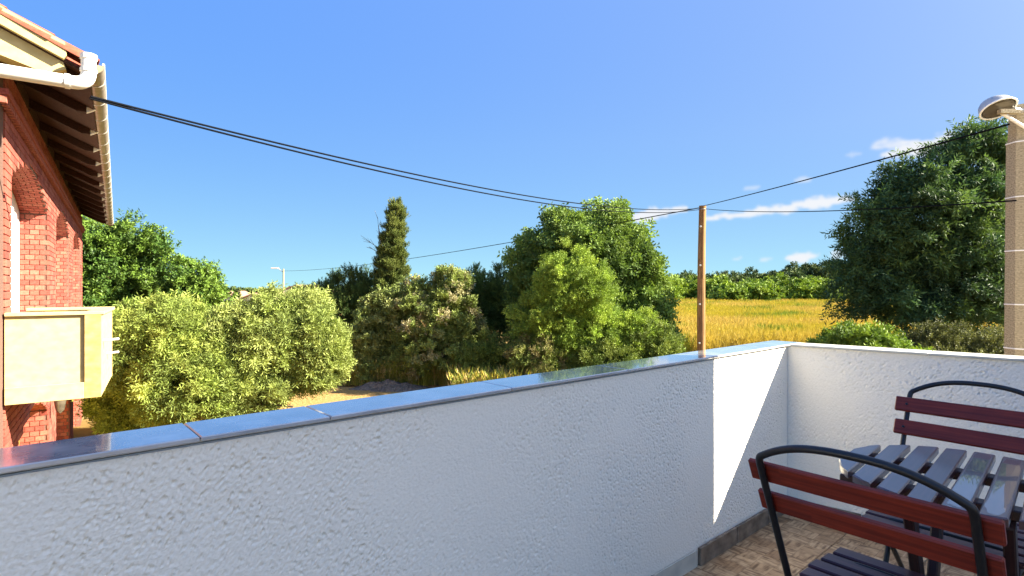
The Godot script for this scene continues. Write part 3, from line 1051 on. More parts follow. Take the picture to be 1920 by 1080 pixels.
	mb.box(Vector3(0.0, y0, 0.004), Vector3(0.10, y1, P0))                     # end panel, towards us
	mb.box(Vector3(L - 0.10, y0, 0.004), Vector3(L, y1, P1))
	mb.quad(Vector3(0.10, y0, P0), Vector3(L, y0, P1), Vector3(L, y1, P1), Vector3(0.10, y1, P0), Vector3.BACK)
	mb.quad(Vector3(0.10, y0, P0 - 0.1), Vector3(L, y0, P1 - 0.1), Vector3(L, y1, P1 - 0.1), Vector3(0.10, y1, P0 - 0.1), Vector3.FORWARD)
	mb.quad(Vector3(0.0, y0, 0.0), Vector3(L, y0, 0.0), Vector3(L, y0, P1), Vector3(0.0, y0, P0), Vector3.DOWN)
	mb.quad(Vector3(0.1, y0 + 0.14, 0.0), Vector3(L, y0 + 0.14, 0.0), Vector3(L, y0 + 0.14, P1 - 0.1), Vector3(0.1, y0 + 0.14, P0 - 0.1), Vector3.UP)
	bal.mesh = mb.mesh()
	bal.material_override = M.cream
	root.add_child(bal)
	for e in [[Vector3(-0.035, y0 - 0.002, 0.64), Vector3(-0.001, y1, P0 + 0.001), M.cream_stain], [Vector3(-0.035, y0 - 0.002, 0.005), Vector3(-0.001, y0 + 0.17, 0.6395), M.cream]]:
		mb = MB.new()
		mb.chbox(e[0], e[1], 0.004)
		put("frame_strip", mb.mesh(), e[2], bal)
	for e in [[Vector3(-0.04, y1, 0.004), Vector3(0.14, y1 + 0.035, P0 + 0.03)], [Vector3(L - 0.14, y1, 0.004), Vector3(L + 0.02, y1 + 0.035, P1 + 0.03)]]:
		mb = MB.new()
		mb.chbox(e[0], e[1], 0.004)
		put("coping", mb.mesh(), M.cream, bal)
	mb = MB.new()
	for yy in [y1 + 0.0, y1 + 0.034]:
		mb.quad(Vector3(0.14, yy, P0 - 0.13), Vector3(L - 0.14, yy, P1 - 0.13), Vector3(L - 0.14, yy, P1 + 0.025), Vector3(0.14, yy, P0 + 0.03), Vector3.UP if yy > y1 else Vector3.DOWN)
	for e in [0.03, -0.13]:
		mb.quad(Vector3(0.14, y1, P0 + e), Vector3(L - 0.14, y1, P1 + e - 0.005), Vector3(L - 0.14, y1 + 0.034, P1 + e - 0.005), Vector3(0.14, y1 + 0.034, P0 + e), Vector3(0, 0, e))
	put("coping", mb.mesh(), M.cream, bal)
	for e in [[0.62, 0.30], [0.42, 0.85]]:
		mb = MB.new()
		mb.tube([Vector3(e[1], e[0], P0), Vector3(e[1], e[0] + 0.01, P0 + 0.16)], [0.014], 8)
		put("line_bracket", mb.mesh(), M.white_paint, bal)
	# lantern and pillar under the balcony
	mb = MB.new()
	mb.tube([Vector3(4.55, -0.62, 0.14), Vector3(4.55, -0.68, 0.14), Vector3(4.55, -0.84, 0.14), Vector3(4.55, -0.89, 0.14)], [0.02, 0.085, 0.06, 0.01], 10)
	put("wall_lantern", mb.mesh(), M.lamp_glass, root)
	mb = MB.new()
	mb.tube([Vector3(4.55, -0.64, -0.01), Vector3(4.55, -0.61, 0.14)], [0.02], 8)
	put("lantern_arm", mb.mesh(), M.iron, root)

# ---------------------------------------------------------------- poles and wires
func wire(called: String, label: String, a: Vector3, b: Vector3, sag: float, r: float, group := "") -> void:
	var pts := []
	for k in 49:
		var t := k / 48.0
		pts.append(a.lerp(b, t) - Vector3(0, 4.0 * sag * t * (1.0 - t), 0))
	var mb := MB.new()
	mb.tube(pts, [r], 6)
	var o := put(called, mb.mesh(), M.cable, self)
	tag(o, label, "cable", group)

func poles() -> void:
	# wooden pole
	var base := on_ground(1313, 20.0)
	var topw := at(1317, 386, 20.0)
	var t := thing("utility_pole", "weathered wooden utility pole standing before the golden field", "pole", base)
	var mb := MB.new()
	var pts := []
	var rad := []
	for k in 15:
		var s := k / 14.0
		pts.append((topw - base) * s + Vector3(sin(s * 7.0) * 0.012, 0, 0))
		rad.append(lerpf(0.155, 0.122, s))
	mb.tube(pts, rad, 20)
	for i in mb.v.size():
		var p := mb.v[i]
		mb.uv[i] = Vector2(p.y * 0.22, atan2(p.z, p.x - (topw - base).x * p.y / (topw - base).y) / TAU * 1.0)
	put("shaft", mb.mesh(), M.pole_wood, t)
	var tl := topw - base
	mb = MB.new()
	var band := []
	for k in 17:
		band.append(tl + Vector3(cos(TAU * k / 16.0) * 0.126, -0.13, sin(TAU * k / 16.0) * 0.126))
	mb.tube(band, [0.010], 6)
	put("wire_clamp", mb.mesh(), M.steel, t)
	for k in 4:
		mb = MB.new()
		var y := tl.y - 0.75 - k * 1.38
		var x := tl.x * y / tl.y - 0.10 + 0.0
		mb.chbox(Vector3(x - 0.03, y - 0.03, 0.105), Vector3(x + 0.03, y + 0.03, 0.155), 0.008)
		put("staple", mb.mesh(), M.steel, t)
	# concrete pole with street lamp
	var cz := 7.0
	var cb := on_ground(1920, cz)
	var c := thing("lamp_post", "segmented beige concrete post carrying a domed street lamp", "street lamp", cb)
	mb = MB.new()
	var ys := [0.0, 1.0, 3.0, 5.64, 5.72]
	var oct := func(mb: MB, h0: float, h1: float, r0: float, r1: float) -> void:
		for k in 8:
			var a0 := TAU * (k + 0.5) / 8.0
			var a1 := TAU * (k + 1.5) / 8.0
			mb.quad(Vector3(cos(a0) * r0, h0, sin(a0) * r0), Vector3(cos(a1) * r0, h0, sin(a1) * r0), Vector3(cos(a1) * r1, h1, sin(a1) * r1), Vector3(cos(a0) * r1, h1, sin(a0) * r1), Vector3(cos((a0 + a1) / 2), 0, sin((a0 + a1) / 2)))
		for k in 8:
			var a0 := TAU * (k + 0.5) / 8.0
			var a1 := TAU * (k + 1.5) / 8.0
			mb.tri(Vector3(0, h1, 0), Vector3(cos(a0) * r1, h1, sin(a0) * r1), Vector3(cos(a1) * r1, h1, sin(a1) * r1), Vector3.UP)
	var shaft_top := 4.21 + (540.0 - 268.0) / F * cz      # shoulder of the shaft
	var seg := [0.0]
	for py in [652, 570, 470, 370]:
		seg.append(4.21 + (540.0 - py) / F * cz)
	seg.append(shaft_top)
	for k in seg.size() - 1:
		mb = MB.new()
		oct.call(mb, seg[k] + 0.004, seg[k + 1] - 0.004, 0.205 - 0.005 * k, 0.203 - 0.005 * (k + 1))
		put("shaft_segment", mb.mesh(), M.concrete, c)
		mb = MB.new()
		oct.call(mb, seg[k + 1] - 0.012, seg[k + 1] + 0.003, 0.206 - 0.005 * k, 0.206 - 0.005 * k)
		put("joint_ring", mb.mesh(), M.render_plain, c)
	mb = MB.new()
	oct.call(mb, shaft_top + 0.003, shaft_top + 0.46, 0.165, 0.150)
	put("pole_head", mb.mesh(), M.concrete, c)
	var lp := at(1872, 204, cz - 0.1) - cb
	# lamp: domed hood, bowl underneath, bracket
	var dome := MB.new()
	var tiltb := Basis(Vector3(0, 0, 1), 0.16) * Basis(Vector3.RIGHT, -0.62)
	dome.xf = Transform3D(tiltb, lp)
	var prof := [[0.215, 0.0], [0.212, 0.03], [0.19, 0.085], [0.15, 0.125], [0.09, 0.15], [0.0, 0.158]]
	for i in prof.size() - 1:
		for k in 24:
			var a0 := TAU * k / 24.0
			var a1 := TAU * (k + 1) / 24.0
			var f2 := func(a: float, q: Array) -> Vector3: return Vector3(cos(a) * q[0] * 1.0, q[1], sin(a) * q[0] * 0.72)
			var p := [f2.call(a0, prof[i]), f2.call(a1, prof[i]), f2.call(a1, prof[i + 1]), f2.call(a0, prof[i + 1])]
			var nn := []
			for q in p:
				nn.append((q + Vector3(0, 0.02, 0)).normalized())
			dome.squad(p, nn)
	put("hood", dome.mesh(), M.lamp_metal, c)
	var bowl := MB.new()
	bowl.xf = dome.xf
	var prof2 := [[0.185, -0.004], [0.17, -0.018], [0.12, -0.028], [0.0, -0.032]]
	for i in 3:
		for k in 20:
			var a0 := TAU * k / 20.0
			var a1 := TAU * (k + 1) / 20.0
			var f2 := func(a: float, q: Array) -> Vector3: return Vector3(cos(a) * q[0], q[1], sin(a) * q[0] * 0.70)
			bowl.squad([f2.call(a0, prof2[i]), f2.call(a1, prof2[i]), f2.call(a1, prof2[i + 1]), f2.call(a0, prof2[i + 1])], [Vector3.DOWN, Vector3.DOWN, Vector3.DOWN, Vector3.DOWN])
	put("lamp_bowl", bowl.mesh(), M.lamp_glass, c)
	var rim := MB.new()
	rim.xf = dome.xf
	var rp := []
	for k in 25:
		var a := TAU * k / 24.0
		rp.append(Vector3(cos(a) * 0.212, 0.0, sin(a) * 0.153))
	rim.tube(rp, [0.012], 6)
	put("rim", rim.mesh(), M.pvc, c)
	var br := MB.new()
	br.tube([lp + Vector3(0.02, -0.06, 0.02), Vector3(-0.06, lp.y - 0.30, 0.17)], [0.020], 8)
	put("brace", br.mesh(), M.pvc, c)
	br = MB.new()
	br.tube([lp + Vector3(0.16, -0.02, 0.02), Vector3(0.02, lp.y - 0.02, 0.06)], [0.035], 8)
	put("arm", br.mesh(), M.lamp_metal, c)
	br = MB.new()
	br.box(lp + Vector3(-0.06, -0.085, 0.05), lp + Vector3(0.17, -0.035, 0.11))
	put("gear_box", br.mesh(), M.concrete, c)
	br = MB.new()
	br.tube([Vector3(-0.06, lp.y - 0.30, 0.17), Vector3(0.20, lp.y - 0.28, 0.17)], [0.010], 6)
	put("clamp_bar", br.mesh(), M.pvc, c)
	# wires
	wire("power_cable", "upper of two black cables sagging from brick house eaves to wooden pole", at(170, 181, 5.2), topw + Vector3(-0.10, -0.09, 0.06), 0.40, 0.011, "cables from the brick house")
	wire("power_cable", "lower of two black cables sagging from brick house eaves to wooden pole", at(168, 184, 5.2), topw + Vector3(-0.10, -0.14, 0.10), 0.47, 0.011, "cables from the brick house")
	wire("power_cable", "black cable rising from wooden pole to the street lamp post", topw + Vector3(0.0, -0.02, 0.14), at(1892, 233, 6.85), 0.03, 0.012)
	wire("power_cable", "level black cable from wooden pole across the big dark tree", topw + Vector3(0.10, -0.12, 0.08), at(1905, 376, 6.82), 0.12, 0.010)
	wire("power_cable", "thin cable running behind the trees from wooden pole to far lamp post", topw + Vector3(-0.1, -0.06, -0.1), at(532, 508, 80.0), 0.55, 0.018)
	# far lamp post
	var fb := on_ground(531.5, 80.0)
	var fl := thing("street_lamp", "slim distant street lamp rising behind the olive tree", "street lamp", fb)
	mb = MB.new()
	var ft := at(531.5, 504, 80.0) - fb
	mb.tube([Vector3.ZERO, ft], [0.14, 0.11], 8)
	put("shaft", mb.mesh(), M.concrete, fl)
	mb = MB.new()
	mb.tube([ft + Vector3(0, -0.5, 0), ft + Vector3(-0.7, 0.02, 0.1)], [0.05], 6)
	put("arm", mb.mesh(), M.steel, fl)
	mb = MB.new()
	mb.chbox(ft + Vector3(-1.75, 0.0, -0.1), ft + Vector3(-0.65, 0.16, 0.25), 0.05)
	put("lamp_head", mb.mesh(), M.white_paint, fl)

# ---------------------------------------------------------------- plants
func sprig(n: int, length: float, leaf: float, width: float, splay: float, sd: int) -> ArrayMesh:
	# a twig along +y with n leaves, each a folded lozenge of two faces
	var r := RandomNumberGenerator.new()
	r.seed = sd
	var mb := MB.new()
	for i in n:
		var t := (i + 0.5) / n
		var a := i * 2.4 + r.randf() * 0.8
		var out := Vector3(cos(a), 0, sin(a))
		var dir := (out * splay + Vector3.UP * (1.0 - 0.5 * splay) + Vector3(r.randf() - 0.5, r.randf() - 0.5, r.randf() - 0.5) * 0.7).normalized()
		var side := dir.cross(Vector3(r.randf() - 0.5, r.randf() - 0.5, r.randf() - 0.5)).normalized()
		var nrm := side.cross(dir).normalized()
		var l := leaf * r.randf_range(0.75, 1.2)
		var w := width * r.randf_range(0.8, 1.15) * 0.5
		var p := Vector3(0, t * length, 0) + out * 0.01
		var tip := p + dir * l
		var mid := p + dir * l * 0.45
		mb.tri(p, mid + side * w + nrm * w * 0.3, tip, nrm)
		mb.tri(p, tip, mid - side * w + nrm * w * 0.3, nrm)
	return mb.mesh()

func blade_tuft(n: int, height: float, width: float, lean: float, heads: bool, sd: int) -> ArrayMesh:
	var r := RandomNumberGenerator.new()
	r.seed = sd
	var mb := MB.new()
	for i in n:
		var a := r.randf() * TAU
		var out := Vector3(cos(a), 0, sin(a))
		var side := Vector3(-sin(a + 0.6), 0, cos(a + 0.6))
		var h := height * r.randf_range(0.6, 1.1)
		var p := out * r.randf() * 0.12 + Vector3(0, -0.02, 0)
		var m := p + Vector3(0, h * 0.55, 0) + out * h * lean * 0.35
		var t := p + Vector3(0, h, 0) + out * h * lean
		mb.tri(p - side * width, p + side * width, m, out + Vector3(0, 0.3, 0))
		mb.tri(m - side * width * 0.7, m + side * width * 0.7, t, out + Vector3(0, 0.4, 0))
		if heads:
			mb.tri(t - side * width * 1.4, t + side * width * 1.4, t + (out * lean + Vector3.UP).normalized() * height * 0.22, out + Vector3.UP)
			mb.tri(t - out * width * 1.4, t + out * width * 1.4, t + (out * lean + Vector3.UP).normalized() * height * 0.22, side)
	return mb.mesh()

func scatter(called: String, mesh: Mesh, m: Material, xfs: Array, cols: Array, parent: Node) -> MultiMeshInstance3D:
	var mm := MultiMesh.new()
	mm.transform_format = MultiMesh.TRANSFORM_3D
	mm.use_colors = true
	mm.mesh = mesh
	mm.instance_count = xfs.size()
	for i in xfs.size():
		mm.set_instance_transform(i, xfs[i])
		mm.set_instance_color(i, cols[i])
	var o := MultiMeshInstance3D.new()
	o.multimesh = mm
	o.material_override = m
	o.name = called if parent != self else numbered(called)
	parent.add_child(o, true)
	return o

func ball(r: RandomNumberGenerator) -> Vector3:
	var p := Vector3(r.randfn(0, 1), r.randfn(0, 1), r.randfn(0, 1))
	return p.normalized()

func turned(axis: Vector3, roll: float, s: float) -> Basis:
	var y := axis.normalized()
	var x := y.cross(Vector3(0.31, 0.7, -0.63)).normalized()
	var z := x.cross(y)
	return Basis(x * cos(roll) + z * sin(roll), y, -x * sin(roll) + z * cos(roll)).scaled(Vector3.ONE * s)

# o: blobs [[centre, radii], ...] in world metres, mesh, mat, clumps, cr, per, size [lo, hi], cols [linear colours], up, sd
func crown(parent: Node3D, o: Dictionary) -> void:
	var r := RandomNumberGenerator.new()
	r.seed = o.sd
	var total := 0.0
	for b in o.blobs:
		total += b[1].x * b[1].y
	var xfs := []
	var cols := []
	var cols_in: Array = o.cols
	var tops := []
	var base: Vector3 = parent.position
	var lump := FastNoiseLite.new()
	lump.seed = o.sd
	lump.frequency = 0.9
	var hollow: float = o.get("fill", 0.30)
	for k in int(o.clumps):
		var pick := r.randf() * total
		var b: Array = o.blobs[0]
		for q in o.blobs:
			pick -= q[1].x * q[1].y
			b = q
			if pick <= 0.0:
				break
		var d := ball(r)
		var f := pow(r.randf(), hollow)
		f *= 1.0 + o.get("lumpy", 0.20) * lump.get_noise_3d(d.x * 2.2 + b[0].x, d.y * 2.2 + b[0].y, d.z * 2.2)
		if r.randf() < 0.12:
			f *= r.randf_range(1.0, 1.2)
		var cpos: Vector3 = b[0] + d * (b[1] as Vector3) * f
		if cpos.y < GROUND + 0.15:
			cpos.y = GROUND + 0.15 + r.randf() * 0.4
		if r.randf() < 0.04:
			tops.append(cpos)
		var cr: float = o.cr * r.randf_range(0.6, 1.35)
		var cc: Color = cols_in[r.randi() % cols_in.size()]
		cc = cc.lerp(cols_in[r.randi() % cols_in.size()], r.randf())
		var tone := r.randf_range(0.82, 1.18)
		for s in int(o.per):
			var e := ball(r) * pow(r.randf(), 0.55) * cr
			e.y *= o.get("flat", 0.8)
			var p := cpos + e
			if p.y < GROUND + 0.02:
				continue
			var axis: Vector3 = (d * 0.7 + e / cr * 0.6 + ball(r) * 0.55 + Vector3(0, o.get("up", 0.2), 0))
			var sz := r.randf_range(o.size[0], o.size[1])
			xfs.append(Transform3D(turned(axis, r.randf() * TAU, sz), p - base))
			var j := tone * r.randf_range(0.8, 1.2)
			cols.append(Color(cc.r * j, cc.g * j, cc.b * j))
	var leaves := scatter("crown", o.mesh, o.mat, xfs, cols, parent)
	leaves.set_meta("kind", "stuff")
	# trunk and limbs
	var mb := MB.new()
	var stem: Vector3 = o.get("stem", Vector3.ZERO)
	var hgt: float = o.get("trunk", 1.5)
	var tr: float = o.get("girth", 0.14)
	var fork := stem + Vector3(0.1 * hgt, hgt, 0.05)
	mb.tube([stem + Vector3(0, -0.1, 0), stem + Vector3(0.03 * hgt, hgt * 0.5, 0.02), fork], [tr * 1.25, tr, tr * 0.85], 10)
	var n := 0
	for c in tops:
		if n > 14:
			break
		n += 1
		var e: Vector3 = c - base
		var m: Vector3 = fork.lerp(e, 0.5) + Vector3(0, 0.12 * (e - fork).length(), 0)
		mb.tube([fork - Vector3(0, 0.1, 0), m, e], [tr * 0.5, tr * 0.3, tr * 0.08], 6, false)
	put("trunk", mb.mesh(), M.bark, parent)

func blob(px: float, py: float, rx: float, ry: float, depth: float, dz := 0.0, zr := 0.0) -> Array:
	var d := depth + dz
	return [at(px, py, d), Vector3(rx / F * d, ry / F * d, (zr if zr > 0.0 else rx) / F * d)]

func plant(called: String, label: String, category: String, px: float, depth: float, o: Dictionary, group := "") -> Node3D:
	var t := thing(called, label, category, on_ground(px, depth), 0.0, group)
	crown(t, o)
	return t

func dead_twigs(parent: Node3D, from: Array, sd: int) -> void:
	var r := RandomNumberGenerator.new()
	r.seed = sd
	for e in from:
		var mb := MB.new()
		var a: Vector3 = e[0] - parent.position
		var b: Vector3 = e[1] - parent.position
		mb.tube([a, a.lerp(b, 0.5) + ball(r) * 0.05, b], [0.022, 0.014, 0.006], 5, false)
		for k in 5:
			var s := a.lerp(b, r.randf_range(0.3, 0.95))
			mb.tube([s, s + (ball(r) * 0.5 + (b - a).normalized()).normalized() * r.randf_range(0.2, 0.5)], [0.010, 0.004], 4, false)
		put("bare_branch", mb.mesh(), M.dead, parent)

func vegetation() -> void:
	var broad := sprig(10, 0.26, 0.13, 0.062, 0.85, 1)
	var broad_big := sprig(9, 0.34, 0.18, 0.085, 0.9, 2)
	var olive := sprig(12, 0.24, 0.115, 0.030, 0.8, 3)
	var needle := sprig(16, 0.22, 0.10, 0.022, 0.45, 4)
	var droop := sprig(11, 0.42, 0.20, 0.062, 0.8, 5)
	var fine := sprig(14, 0.24, 0.075, 0.034, 0.85, 6)
	var far := sprig(8, 1.2, 0.80, 0.5, 0.9, 7)
	# tall evergreen behind the olive
	var z := 23.0
	plant("evergreen_tree", "tall glossy evergreen tree between the brick house and the pale olive", "tree", 260, z, {
		"blobs": [blob(205, 505, 62, 82, z), blob(268, 520, 58, 72, z), blob(335, 545, 58, 52, z), blob(378, 560, 40, 48, z), blob(160, 470, 46, 52, z, 0.5), blob(250, 610, 130, 80, z), blob(232, 455, 22, 32, z), blob(284, 470, 16, 38, z), blob(180, 560, 60, 80, z, -0.6), blob(200, 432, 9, 24, z), blob(238, 430, 7, 26, z), blob(286, 438, 7, 26, z), blob(330, 488, 8, 24, z), blob(374, 505, 8, 22, z), blob(402, 530, 8, 20, z)],
		"mesh": broad, "mat": M.leaf_gloss, "clumps": 620, "cr": 0.36, "per": 20, "size": [0.8, 1.3], "up": 0.6, "sd": 11,
		"cols": [Color(0.10, 0.17, 0.025), Color(0.14, 0.22, 0.035), Color(0.055, 0.11, 0.022)], "trunk": 3.0, "girth": 0.2})
	# olives
	z = 15.0
	plant("olive_tree", "broad pale silvery olive tree in front of the dark hedge", "tree", 470, z, {
		"blobs": [blob(410, 668, 100, 68, z), blob(500, 650, 95, 82, z), blob(575, 650, 58, 70, z), blob(610, 665, 32, 50, z), blob(530, 588, 56, 38, z, 0.3), blob(575, 580, 36, 30, z, 0.3), blob(440, 720, 100, 60, z, -0.5), blob(578, 695, 44, 30, z)],
		"mesh": olive, "mat": M.leaf, "clumps": 850, "cr": 0.23, "per": 26, "size": [0.75, 1.2], "up": 0.25, "sd": 12, "lumpy": 0.14,
		"cols": [Color(0.25, 0.31, 0.08), Color(0.32, 0.37, 0.11), Color(0.17, 0.22, 0.06)], "trunk": 1.1, "girth": 0.16})
	z = 14.0
	plant("olive_tree", "green olive tree growing close beside the brick house", "tree", 310, z, {
		"blobs": [blob(320, 650, 85, 80, z), blob(270, 690, 75, 80, z), blob(300, 615, 60, 50, z), blob(350, 730, 85, 60, z, -0.4), blob(225, 725, 40, 60, z), blob(390, 700, 66, 56, z), blob(260, 775, 60, 30, z)],
		"mesh": olive, "mat": M.leaf, "clumps": 800, "cr": 0.22, "per": 26, "size": [0.75, 1.2], "up": 0.2, "sd": 13, "lumpy": 0.14,
		"cols": [Color(0.22, 0.29, 0.06), Color(0.28, 0.33, 0.075), Color(0.16, 0.21, 0.05)], "trunk": 1.0, "girth": 0.15})
	# dark hedge and cypress
	z = 27.5
	plant("conifer_hedge", "dark clipped conifer hedge to the left of the slender cypress", "hedge", 645, z, {
		"blobs": [blob(600, 585, 36, 55, z), blob(645, 590, 40, 75, z), blob(682, 600, 34, 90, z), blob(655, 660, 55, 70, z), blob(570, 570, 28, 30, z, 1.0), blob(690, 545, 18, 40, z)],
		"mesh": needle, "mat": M.needle, "clumps": 420, "cr": 0.34, "per": 26, "size": [0.9, 1.4], "up": 0.9, "sd": 14,
		"cols": [Color(0.075, 0.12, 0.03), Color(0.11, 0.16, 0.04), Color(0.05, 0.085, 0.025)], "trunk": 2.0, "girth": 0.1})
	z = 27.0
	var cy := plant("cypress_tree", "slender dark cypress spire standing above the hedge", "tree", 735, z, {
		"blobs": [blob(744, 380, 5, 8, z), blob(743, 404, 15, 22, z), blob(741, 432, 19, 38, z), blob(738, 470, 25, 46, z), blob(735, 510, 28, 50, z), blob(732, 560, 31, 60, z), blob(714, 500, 9, 34, z)],
		"mesh": needle, "mat": M.needle, "clumps": 640, "cr": 0.15, "per": 24, "size": [0.6, 0.95], "up": 1.6, "sd": 15, "lumpy": 0.04, "fill": 0.25,
		"cols": [Color(0.13, 0.17, 0.04), Color(0.17, 0.20, 0.05), Color(0.08, 0.11, 0.03)], "trunk": 3.0, "girth": 0.14})
	dead_twigs(cy, [[at(716, 470, 26.8), at(686, 448, 26.8)], [at(716, 462, 26.8), at(708, 408, 26.8)], [at(718, 480, 26.8), at(692, 462, 26.8)]], 3)
	# shrubs below and right of the cypress
	z = 25.0
	plant("leafy_shrub", "tall grey-green shrub below the cypress spire", "shrub", 720, z, {
		"blobs": [blob(705, 625, 42, 70, z), blob(735, 590, 36, 50, z), blob(720, 680, 60, 40, z), blob(762, 560, 18, 34, z)],
		"mesh": broad, "mat": M.leaf, "clumps": 330, "cr": 0.27, "per": 20, "size": [0.7, 1.1], "up": 0.5, "sd": 16,
		"cols": [Color(0.20, 0.25, 0.07), Color(0.28, 0.31, 0.11), Color(0.14, 0.18, 0.05)], "trunk": 1.0, "girth": 0.08})
	z = 24.5
	plant("leafy_shrub", "rounded shrub with pale dry blossom right of the cypress", "shrub", 830, z, {
		"blobs": [blob(790, 600, 50, 62, z), blob(848, 588, 46, 58, z), blob(870, 630, 36, 50, z), blob(815, 660, 70, 46, z), blob(845, 530, 26, 24, z), blob(780, 545, 14, 26, z), blob(815, 540, 12, 26, z), blob(868, 545, 12, 28, z)],
		"mesh": broad, "mat": M.leaf, "clumps": 430, "cr": 0.27, "per": 20, "size": [0.65, 1.05], "up": 0.5, "sd": 17,
		"cols": [Color(0.19, 0.24, 0.06), Color(0.34, 0.30, 0.17), Color(0.23, 0.28, 0.07), Color(0.14, 0.19, 0.05)], "trunk": 1.0, "girth": 0.08})
	z = 27.0
	plant("dark_conifer", "dark feathery conifer wedged between the shrubs and the big tree", "tree", 920, z, {
		"blobs": [blob(905, 570, 38, 56, z), blob(945, 580, 40, 62, z), blob(930, 640, 56, 54, z), blob(888, 530, 12, 26, z), blob(935, 530, 12, 24, z), blob(870, 600, 40, 60, z)],
		"mesh": needle, "mat": M.needle, "clumps": 330, "cr": 0.32, "per": 22, "size": [0.9, 1.4], "up": 0.4, "sd": 18,
		"cols": [Color(0.10, 0.16, 0.04), Color(0.14, 0.20, 0.05), Color(0.07, 0.11, 0.03)], "trunk": 2.0, "girth": 0.1})
	# central trees
	z = 26.0
	plant("broadleaf_tree", "big rounded broadleaf tree rising beside the wooden pole", "tree", 1105, z, {
		"blobs": [blob(1085, 485, 82, 78, z), blob(1010, 495, 52, 62, z), blob(1150, 468, 66, 66, z), blob(1132, 415, 40, 32, z), blob(1195, 500, 36, 44, z), blob(1200, 560, 50, 64, z), blob(1190, 620, 62, 56, z), blob(1010, 560, 50, 60, z), blob(1090, 580, 90, 70, z), blob(1060, 430, 40, 34, z)],
		"mesh": broad_big, "mat": M.leaf, "clumps": 760, "cr": 0.40, "per": 20, "size": [0.75, 1.2], "up": 0.15, "sd": 19,
		"cols": [Color(0.15, 0.23, 0.055), Color(0.21, 0.30, 0.065), Color(0.10, 0.16, 0.045)], "trunk": 2.6, "girth": 0.26})
	z = 22.5
	plant("young_tree", "bright yellow-green young tree in front of the big rounded tree", "tree", 1080, z, {
		"blobs": [blob(1070, 530, 58, 60, z), blob(1110, 560, 46, 60, z), blob(1040, 580, 52, 50, z), blob(1110, 620, 70, 42, z), blob(1165, 640, 54, 44, z), blob(1060, 640, 60, 40, z), blob(1195, 625, 50, 40, z), blob(1005, 605, 42, 46, z), blob(1230, 655, 36, 30, z)],
		"mesh": fine, "mat": M.leaf, "clumps": 640, "cr": 0.26, "per": 24, "size": [0.85, 1.3], "up": 0.35, "sd": 20,
		"cols": [Color(0.22, 0.32, 0.045), Color(0.28, 0.37, 0.055), Color(0.15, 0.23, 0.04)], "trunk": 1.4, "girth": 0.1})
	for e in [[1215, 645, 46, 40, 22.0, "low green bush at the foot of the wooden pole", 21], [1140, 676, 60, 30, 21.5, "low dense bush under the bright young tree", 22], [1010, 668, 50, 36, 22.0, "straggly half-dry bush left of the bright young tree", 23], [925, 668, 46, 42, 23.0, "grassy green bush below the dark feathery conifer", 24]]:
		z = e[4]
		plant("low_bush", e[5], "bush", e[0], z, {
			"blobs": [blob(e[0], e[1], e[2], e[3], z), blob(e[0] - e[2] * 0.6, e[1] + 8, e[2] * 0.6, e[3] * 0.8, z), blob(e[0] + e[2] * 0.6, e[1] + 12, e[2] * 0.6, e[3] * 0.7, z), blob(e[0], e[1] + 40, e[2] * 1.2, 40, z)],
			"mesh": fine, "mat": M.leaf, "clumps": 230, "cr": 0.24, "per": 20, "size": [0.8, 1.3], "up": 0.6, "sd": e[6],
			"cols": [Color(0.13, 0.18, 0.04), Color(0.20, 0.25, 0.055), Color(0.22, 0.19, 0.08) if e[6] == 23 else Color(0.10, 0.15, 0.03)], "trunk": 0.5, "girth": 0.05})
	# big tree on the right
	z = 24.0
	plant("broadleaf_tree", "huge dark drooping tree behind the street lamp post", "tree", 1790, z, {
		"blobs": [blob(1745, 420, 110, 110, z), blob(1830, 320, 74, 74, z), blob(1712, 345, 52, 42, z), blob(1640, 420, 52, 66, z), blob(1628, 505, 54, 50, z), blob(1690, 520, 80, 70, z), blob(1790, 520, 100, 80, z), blob(1875, 430, 76, 130, z), blob(1900, 540, 90, 90, z), blob(1800, 270, 44, 26, z), blob(1870, 275, 50, 40, z), blob(1960, 400, 90, 140, z, 1.0), blob(1600, 560, 40, 24, z), blob(1720, 582, 60, 24, z, -0.6)],
		"mesh": droop, "mat": M.leaf, "clumps": 980, "cr": 0.44, "per": 20, "size": [0.75, 1.2], "up": -0.55, "sd": 30, "fill": 0.36,
		"cols": [Color(0.065, 0.125, 0.05), Color(0.09, 0.16, 0.06), Color(0.05, 0.09, 0.04), Color(0.12, 0.19, 0.055)], "trunk": 3.4, "girth": 0.4})
	z = 18.0
	plant("leafy_shrub", "fresh green shrub just over the short parapet, below the field", "shrub", 1610, z, {
		"blobs": [blob(1600, 655, 52, 40, z), blob(1650, 660, 46, 36, z), blob(1700, 672, 30, 22, z), blob(1560, 665, 30, 26, z), blob(1620, 700, 90, 40, z)],
		"mesh": broad, "mat": M.leaf, "clumps": 380, "cr": 0.20, "per": 20, "size": [0.6, 1.0], "up": 0.8, "sd": 31,
		"cols": [Color(0.16, 0.25, 0.03), Color(0.22, 0.31, 0.045), Color(0.11, 0.18, 0.03)], "trunk": 1.0, "girth": 0.06})
	z = 21.0
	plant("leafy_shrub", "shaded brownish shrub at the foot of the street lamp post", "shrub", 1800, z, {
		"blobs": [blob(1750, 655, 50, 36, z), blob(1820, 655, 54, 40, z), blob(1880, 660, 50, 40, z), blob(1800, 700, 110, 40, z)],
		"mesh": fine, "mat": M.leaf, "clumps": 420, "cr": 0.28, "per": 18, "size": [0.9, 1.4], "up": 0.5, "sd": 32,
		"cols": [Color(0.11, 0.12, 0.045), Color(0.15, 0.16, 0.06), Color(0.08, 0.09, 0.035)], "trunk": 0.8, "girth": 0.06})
	print("near plants")
	# shrubs beyond the field
	var r := RandomNumberGenerator.new()
	r.seed = 77
